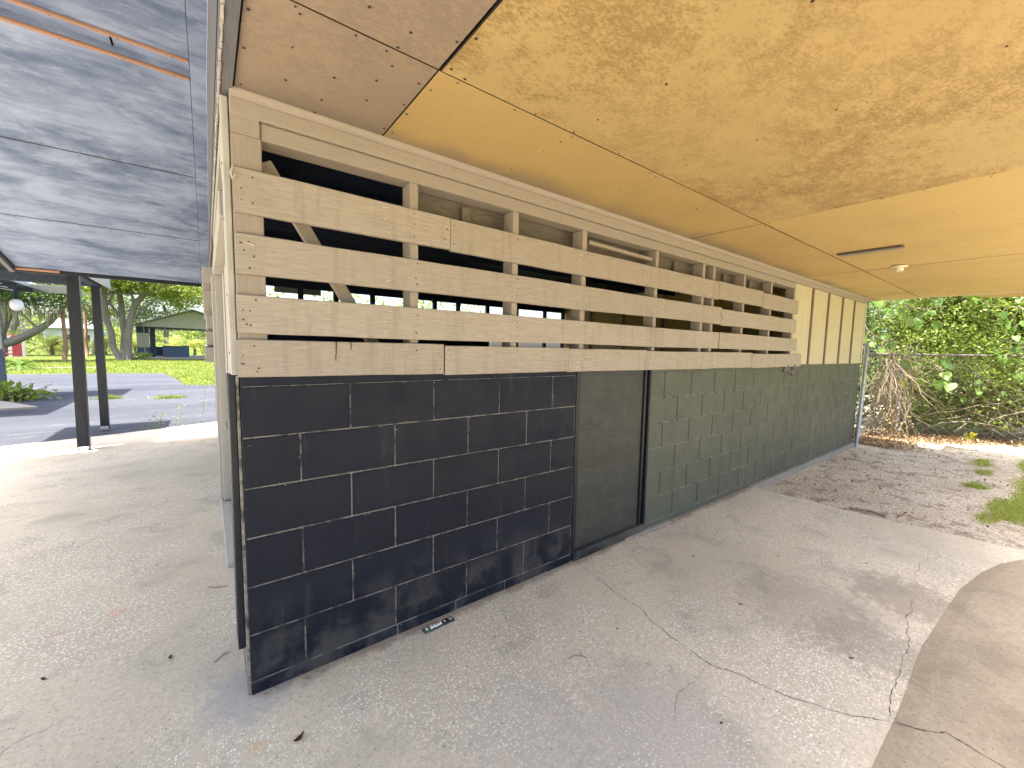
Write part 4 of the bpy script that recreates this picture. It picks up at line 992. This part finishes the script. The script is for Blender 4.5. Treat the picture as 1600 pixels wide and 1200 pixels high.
bushrow('added_shade_branch', 'unseen leafy limb added to shade the gap between carport and hedge', [(9.5, -.8, 3.7, .9, 1.8, .4), (9.4, -3.0, 3.7, .8, 1.6, .4)], 110, 30, .2, .10, m_leaf_mid, 'branches added for shade over the yard', 0, 77)  # hidden foliage added above the eave to dapple the sunlit dirt
bushrow('overgrown_shrub', 'shrub in back row closing the gap behind the shed corner', [(14.6, 3.4, 1.9, 2.2, 1.8, 2.4), (17, -1, 2.2, 2, 3.5, 2.6), (16.5, -6, 2.2, 2, 3, 2.6)], 420, 36, .35, .17, m_leaf_mid, G, 30, 75)

# tangle of dead vines hanging on the fence by the post
dv = thing('dead_vines', 'brown tangle of dead vines hanging on fence beside the corner post', 'vines', (9.7, -.2, -.05))
random.seed(80); b = B()
for k in range(110):
    x = 9.30+abs(random.gauss(0, .36)); s_ = (x-8.44)/1.71; y = -.05-.19*s_+random.gauss(0, .10); p = Vector((x, y, 1.5+random.uniform(-.5, .15))); pl = [p]; d = Vector((random.uniform(-.3, .3), random.uniform(-.3, .1), -1))
    for _ in range(9):
        d = (d+Vector((random.uniform(-.6, .6), random.uniform(-.4, .4), random.uniform(-.6, .35)))).normalized(); q = pl[-1]+d*random.uniform(.08, .20); q.z = max(q.z, -.03); pl.append(q)
    r0 = random.choice((.002, .003, .004, .007)); b.tube(pl, [r0*(1-i/14) for i in range(10)], 4)
b.build('vine_stems', m_twig, dv)
P = np.stack([9.5+np.abs(rng.normal(0, .5, 900)), rng.normal(-.2, .14, 900), rng.uniform(0, 1, 900)**2*1.3], 1); V, F = leaf_geo(P, .05, .6, droop=1); np_mesh('dry_leaves', V, F, m_deadleaf, dv)

# heart-leaved vines
def heart(P, nrm, size, V, F, roll):
    nrm = Vector(nrm).normalized(); dn = Vector((0, 0, -1)); t = (dn-nrm*dn.dot(nrm)).normalized(); s_ = nrm.cross(t); Rm = Matrix.Rotation(roll, 3, nrm); t = Rm @ t; s_ = Rm @ s_
    o = [(0, .06), (.28, -.10), (.47, .12), (.46, .42), (.25, .80), (0, 1.08), (-.25, .80), (-.46, .42), (-.47, .12), (-.28, -.10)]
    n = len(V); c = Vector(P); V.append(tuple(c+t*size*.4-nrm*size*.05)); 
    for u, v in o: V.append(tuple(c+(s_*u+t*v)*size+nrm*size*(.10*abs(u)*2-.12*v*v)))
    for i in range(10): F.append([n, n+1+i, n+1+(i+1) % 10])
def vine(name, label, pts, leafs, mat, size, jr=.12):
    t = thing(name, label, 'vine', pts[0]); b = B(); b.tube(pts, .006, 5)
    V = []; F = []
    for k in range(leafs):
        i = random.random()*(len(pts)-1); a_ = Vector(pts[int(i)]).lerp(Vector(pts[min(int(i)+1, len(pts)-1)]), i % 1); p = a_+Vector((random.uniform(-jr, jr), random.uniform(-jr, jr), random.uniform(-jr*1.2, jr*.6)))
        b.tube([a_, p], .0025, 3, cap=False); heart(p, (random.uniform(-1, -.3), random.uniform(-.9, .5), random.uniform(.1, .9)), size*random.uniform(.65, 1.2), V, F, random.uniform(-.6, .6))
    b.build('stem', m_twig, t); np_mesh('leaves', np.array(V), np.array(F), mat, t); return t
random.seed(90)
vine('heart_leaf_vine', 'vine with big heart leaves hanging below the ceiling edge', [(9.4, .15, 2.6), (9.5, -.15, 2.35), (9.6, -.45, 2.25), (9.75, -.75, 2.28)], 14, m_leaf_vine, .155, .24)
vine('heart_leaf_vine', 'vine with heart leaves beside the top of the corner post', [(9.2, .22, 2.1), (9.15, .12, 1.9), (9.3, -.05, 1.72), (9.5, -.2, 1.66)], 9, m_leaf_vine, .12, .16)
vine('heart_leaf_vine', 'vine with lit heart leaves over the fence rail', [(9.7, -.1, 1.75), (9.8, -.35, 1.6), (9.85, -.55, 1.38), (9.9, -.75, 1.25)], 12, m_leaf_vine, .155, .22)
vine('broad_leaf_vine', 'pale broad-leaved vine spilling over fence at right edge', [(10.9, -1.55, 1.7), (11.0, -1.75, 1.5), (10.9, -1.95, 1.35), (10.8, -2.1, 1.2)], 44, m_leaf_vine, .13, .36)
vine('broad_leaf_vine', 'light vine leaves trailing down middle of the hedge', [(10.9, -1.0, 1.3), (10.85, -1.15, 1.0), (10.9, -1.3, .7), (10.8, -1.35, .5)], 30, m_leaf_vine, .085, .28)
vine('broad_leaf_vine', 'leafy vine in upper right corner above the hedge', [(11.2, -1.1, 2.4), (11.2, -1.6, 2.3), (11.0, -2.0, 2.35), (10.9, -2.3, 2.2)], 40, m_leaf_vine, .12, .3)
vine('yellow_seedling', 'small bright yellow leafy seedling at the foot of the hedge', [(10.75, -1.02, -.05), (10.74, -1.04, .08), (10.72, -1.1, .16)], 8, m_leaf_yellow, .10, .09)
vine('yellow_leaf_sprig', 'single yellow leaf caught in dead vines above the ground', [(9.75, -.28, 1.0), (9.74, -.3, .93)], 2, m_leaf_yellow, .10, .02)

# leaf litter
n = 10000; t_ = rng.uniform(0, 1, n); lx = 8.6+t_*2.9; ly = .05-.15*t_*1.2-1.9*np.clip(t_-.35, 0, 1)+rng.normal(0, .30, n)-.12; P = np.stack([lx, ly, np.full(n, -.045)+rng.uniform(0, .03, n)], 1)
P = P[(P[:, 0] > 8.45)]
Q = np.stack([rng.uniform(4.7, 10, 800), rng.uniform(-3.2, -.1, 800), np.full(800, -.044)], 1); V, F = leaf_geo(np.concatenate([P, Q]), .045, .5, upb=1.5)
V[:, 2] = np.clip(V[:, 2], -.047, .03); tag(np_mesh('leaf_litter', V, F, m_deadleaf), 'brown dead leaves scattered along the foot of the hedge', 'leaf litter', kind='stuff')
# sand and crumbs banked where the slab meets the dirt
n = 900; t_ = rng.uniform(0, 1, n); P = np.stack([4.60+.22*t_+rng.normal(.03, .03, n), -.1-1.75*t_, np.full(n, -.046)], 1); P = np.concatenate([P, np.stack([rng.uniform(.05, 4.5, 260), rng.normal(-.03, .012, 260), np.full(260, .001)], 1)])
V, F = leaf_geo(P, .014, .6, upb=1); V[:, 2] = np.maximum(V[:, 2], np.where(V[:, 0] < 4.55, .001, -.048)); tag(np_mesh('edge_debris', V, F, m_deadleaf), 'fine leaf crumbs along wall foot and slab edge', 'debris', kind='stuff')

# ================================================================== SMALL THINGS ON THE SLAB
wr = thing('foil_wrapper', 'crumpled black foil wrapper with white label at the wall foot', 'wrapper', (.81, -.062, .0))
b = B(); random.seed(14); ax = Vector((.161, -.004, 0)).normalized(); nx, ny = 12, 4; g = []
for i in range(nx+1):
    row = []
    for j in range(ny+1):
        u, v = i/nx, j/ny; x = .728+.172*u; y = -.082+.040*v+.006*u; y += .0015*math.sin(i*2.1); z = .003+.010*math.sin(math.pi*v)*(.45+.55*math.sin(math.pi*min(1, u*1.15)))+random.uniform(0, .0018)
        row.append(Vector((x, y, z)))
    g.append(row)
vs = [[b.bm.verts.new(p) for p in r_] for r_ in g]; vb = [[b.bm.verts.new((p.x, p.y, .0008)) for p in r_] for r_ in g]
for i in range(nx):
    for j in range(ny):
        f = b.bm.faces.new((vs[i][j], vs[i+1][j], vs[i+1][j+1], vs[i][j+1])); f.material_index = 1 if i < 2 else 0; f.smooth = True
    for j, fl in ((0, 0), (ny, 1)): b.bm.faces.new((vs[i][j], vb[i][j], vb[i+1][j], vs[i+1][j]))
for i in (0, nx):
    for j in range(ny): b.bm.faces.new((vs[i][j], vs[i][j+1], vb[i][j+1], vb[i][j]))
b.build('foil', [m_wrap, m_wrapgreen], wr)
def on_wrap(u, v, dz=.0012):
    i = min(int(u*nx), nx-1); j = min(int(v*ny), ny-1); fu, fv = u*nx-i, v*ny-j
    p = g[i][j].lerp(g[i+1][j], fu).lerp(g[i][j+1].lerp(g[i+1][j+1], fu), fv); return p+Vector((0, 0, dz))
def patch(b, u0, u1, v0, v1, mi, dz, nn=6):
    grid = [[b.bm.verts.new(on_wrap(u0+(u1-u0)*i/nn, v0+(v1-v0)*j/nn, dz)) for j in range(nn+1)] for i in range(nn+1)]
    for i in range(nn):
        for j in range(nn): b.bm.faces.new((grid[i][j], grid[i+1][j], grid[i+1][j+1], grid[i][j+1])).material_index = mi
b = B(); patch(b, .20, .58, .18, .85, 0, .0013)
for k, (u, w) in enumerate([(.27, .02), (.30, .008), (.32, .014), (.38, .03), (.43, .012), (.455, .02), (.49, .01), (.51, .016)]): patch(b, u, u+w, .38, .68, 1, .0019, 2)
patch(b, .66, .72, .35, .6, 0, .0013, 2); patch(b, .84, .95, .3, .75, 0, .0013, 3)
for u in (.85, .88, .91): patch(b, u, u+.012, .3, .75, 1, .0019, 2)
patch(b, .06, .14, .25, .75, 0, .0013, 2)
b.build('label', [m_wraplabel, m_wrap], wr)

def dry_leaf(label, x, y, ang, L=.03, curl=.3):
    b = B(); n = 6; a_ = []
    for i in range(n+1):
        t = i/n; w = L*.22*math.sin(math.pi*(t*.9+.05)); z = .002+curl*L*(t-.5)**2*1.4; a_.append((b.bm.verts.new(((t-.5)*L, -w, z+w*.4)), b.bm.verts.new(((t-.5)*L, 0, z)), b.bm.verts.new(((t-.5)*L, w, z+w*.4))))
    for p, q in zip(a_, a_[1:]):
        b.bm.faces.new((p[0], q[0], q[1], p[1])); b.bm.faces.new((p[1], q[1], q[2], p[2]))
    r_ = bmesh.ops.solidify(b.bm, geom=list(b.bm.faces), thickness=.0007)
    o = b.build('dry_leaf', painted_leaf); o.location = (x, y, .001); o.rotation_euler = (0, 0, ang)
    return tag(o, label, 'dry leaf', 'dry leaves scattered on the slab')
painted_leaf = painted('brown_dry_leaf', (.13, .075, .045, 1), var=.3, rough=.8, stretch=(30, 30, 30))
random.seed(15)
lp = [(.55, -.18, 'tiny dry leaf between the wall corner and the black wrapper'), (1.0, -.30, 'dry leaf just right of the black wrapper'), (1.55, -.62, 'dry leaf beside the long crack near the doorway'), (1.45, -1.2, 'dry leaf left of where the cracks meet'),
      (2.3, -.9, 'dry leaf in the middle of the carport slab'), (2.6, -.45, 'dry leaf in front of the plywood doorway'), (3.1, -.8, 'dry leaf beyond the slab centre towards the dirt'), (3.5, -1.2, 'dry leaf beside the dark stain on the slab'),
      (3.9, -.5, 'dry leaf near the far slab edge by the wall'), (2.3, -1.4, 'dry leaf beside the seam of the beige slab'), (-.35, -.35, 'dry leaf at the bottom edge left of the wall corner'), (-.28, .45, 'dry leaf on the left floor beside the wall corner'),
      (-.7, .6, 'dry leaf on the left floor below the pink stain'), (-.4, 1.5, 'dry leaf in the walkway beside the door sill'), (-.9, 2.2, 'dry leaf farthest along the walkway floor')]
for (x, y, lb) in lp: dry_leaf(lb, x, y, random.uniform(0, 6.3), random.choice((.014, .018, .024, .03)))
dry_leaf('rolled brown leaf on the concrete near the wall corner', .12, -.32, .5, .045, .9)
def twig(label, pts, r_=.002):
    b = B(); b.tube(pts, r_, 5); k = len(pts)//2; p = Vector(pts[k]); b.tube([p, p+Vector((.012, .018, .002))], r_*.7, 4)
    o = b.build('twig', m_twig); origin_to(o, pts[0]); return tag(o, label, 'twig', 'twigs on the slab')
twig('dark curved twig on the concrete right of the wrapper', [(1.20, -.62, .004), (1.235, -.622, .007), (1.262, -.64, .004), (1.275, -.665, .003)], .0022)
twig('forked twig on left floor beside the wall corner', [(-.12, .30, .003), (-.09, .33, .005), (-.06, .335, .004)], .0018)
twig('reddish twig lying beside the black edge board', [(-.14, 1.02, .004), (-.10, .98, .006), (-.05, .97, .004)], .0025)
twig('long dark stick lying on the left floor', [(-1.15, .62, .004), (-1.05, .78, .008), (-1.0, .86, .005), (-.92, .92, .003)], .003)
# broken stick lying in the gap at slab edge
twig('pale broken stick in the groove where slab meets dirt', [(4.80, -.80, -.03), (4.84, -.95, -.02), (4.83, -1.06, -.03)], .012)
b = B(); b.box(9.25, 9.55, .12, .34, -.05, .16, .02, jit=.02); o = b.build('concrete_lump', m_footing); origin_to(o, (9.4, .23, -.05)); tag(o, 'pale lump of concrete behind the foot of the corner post', 'concrete lump')
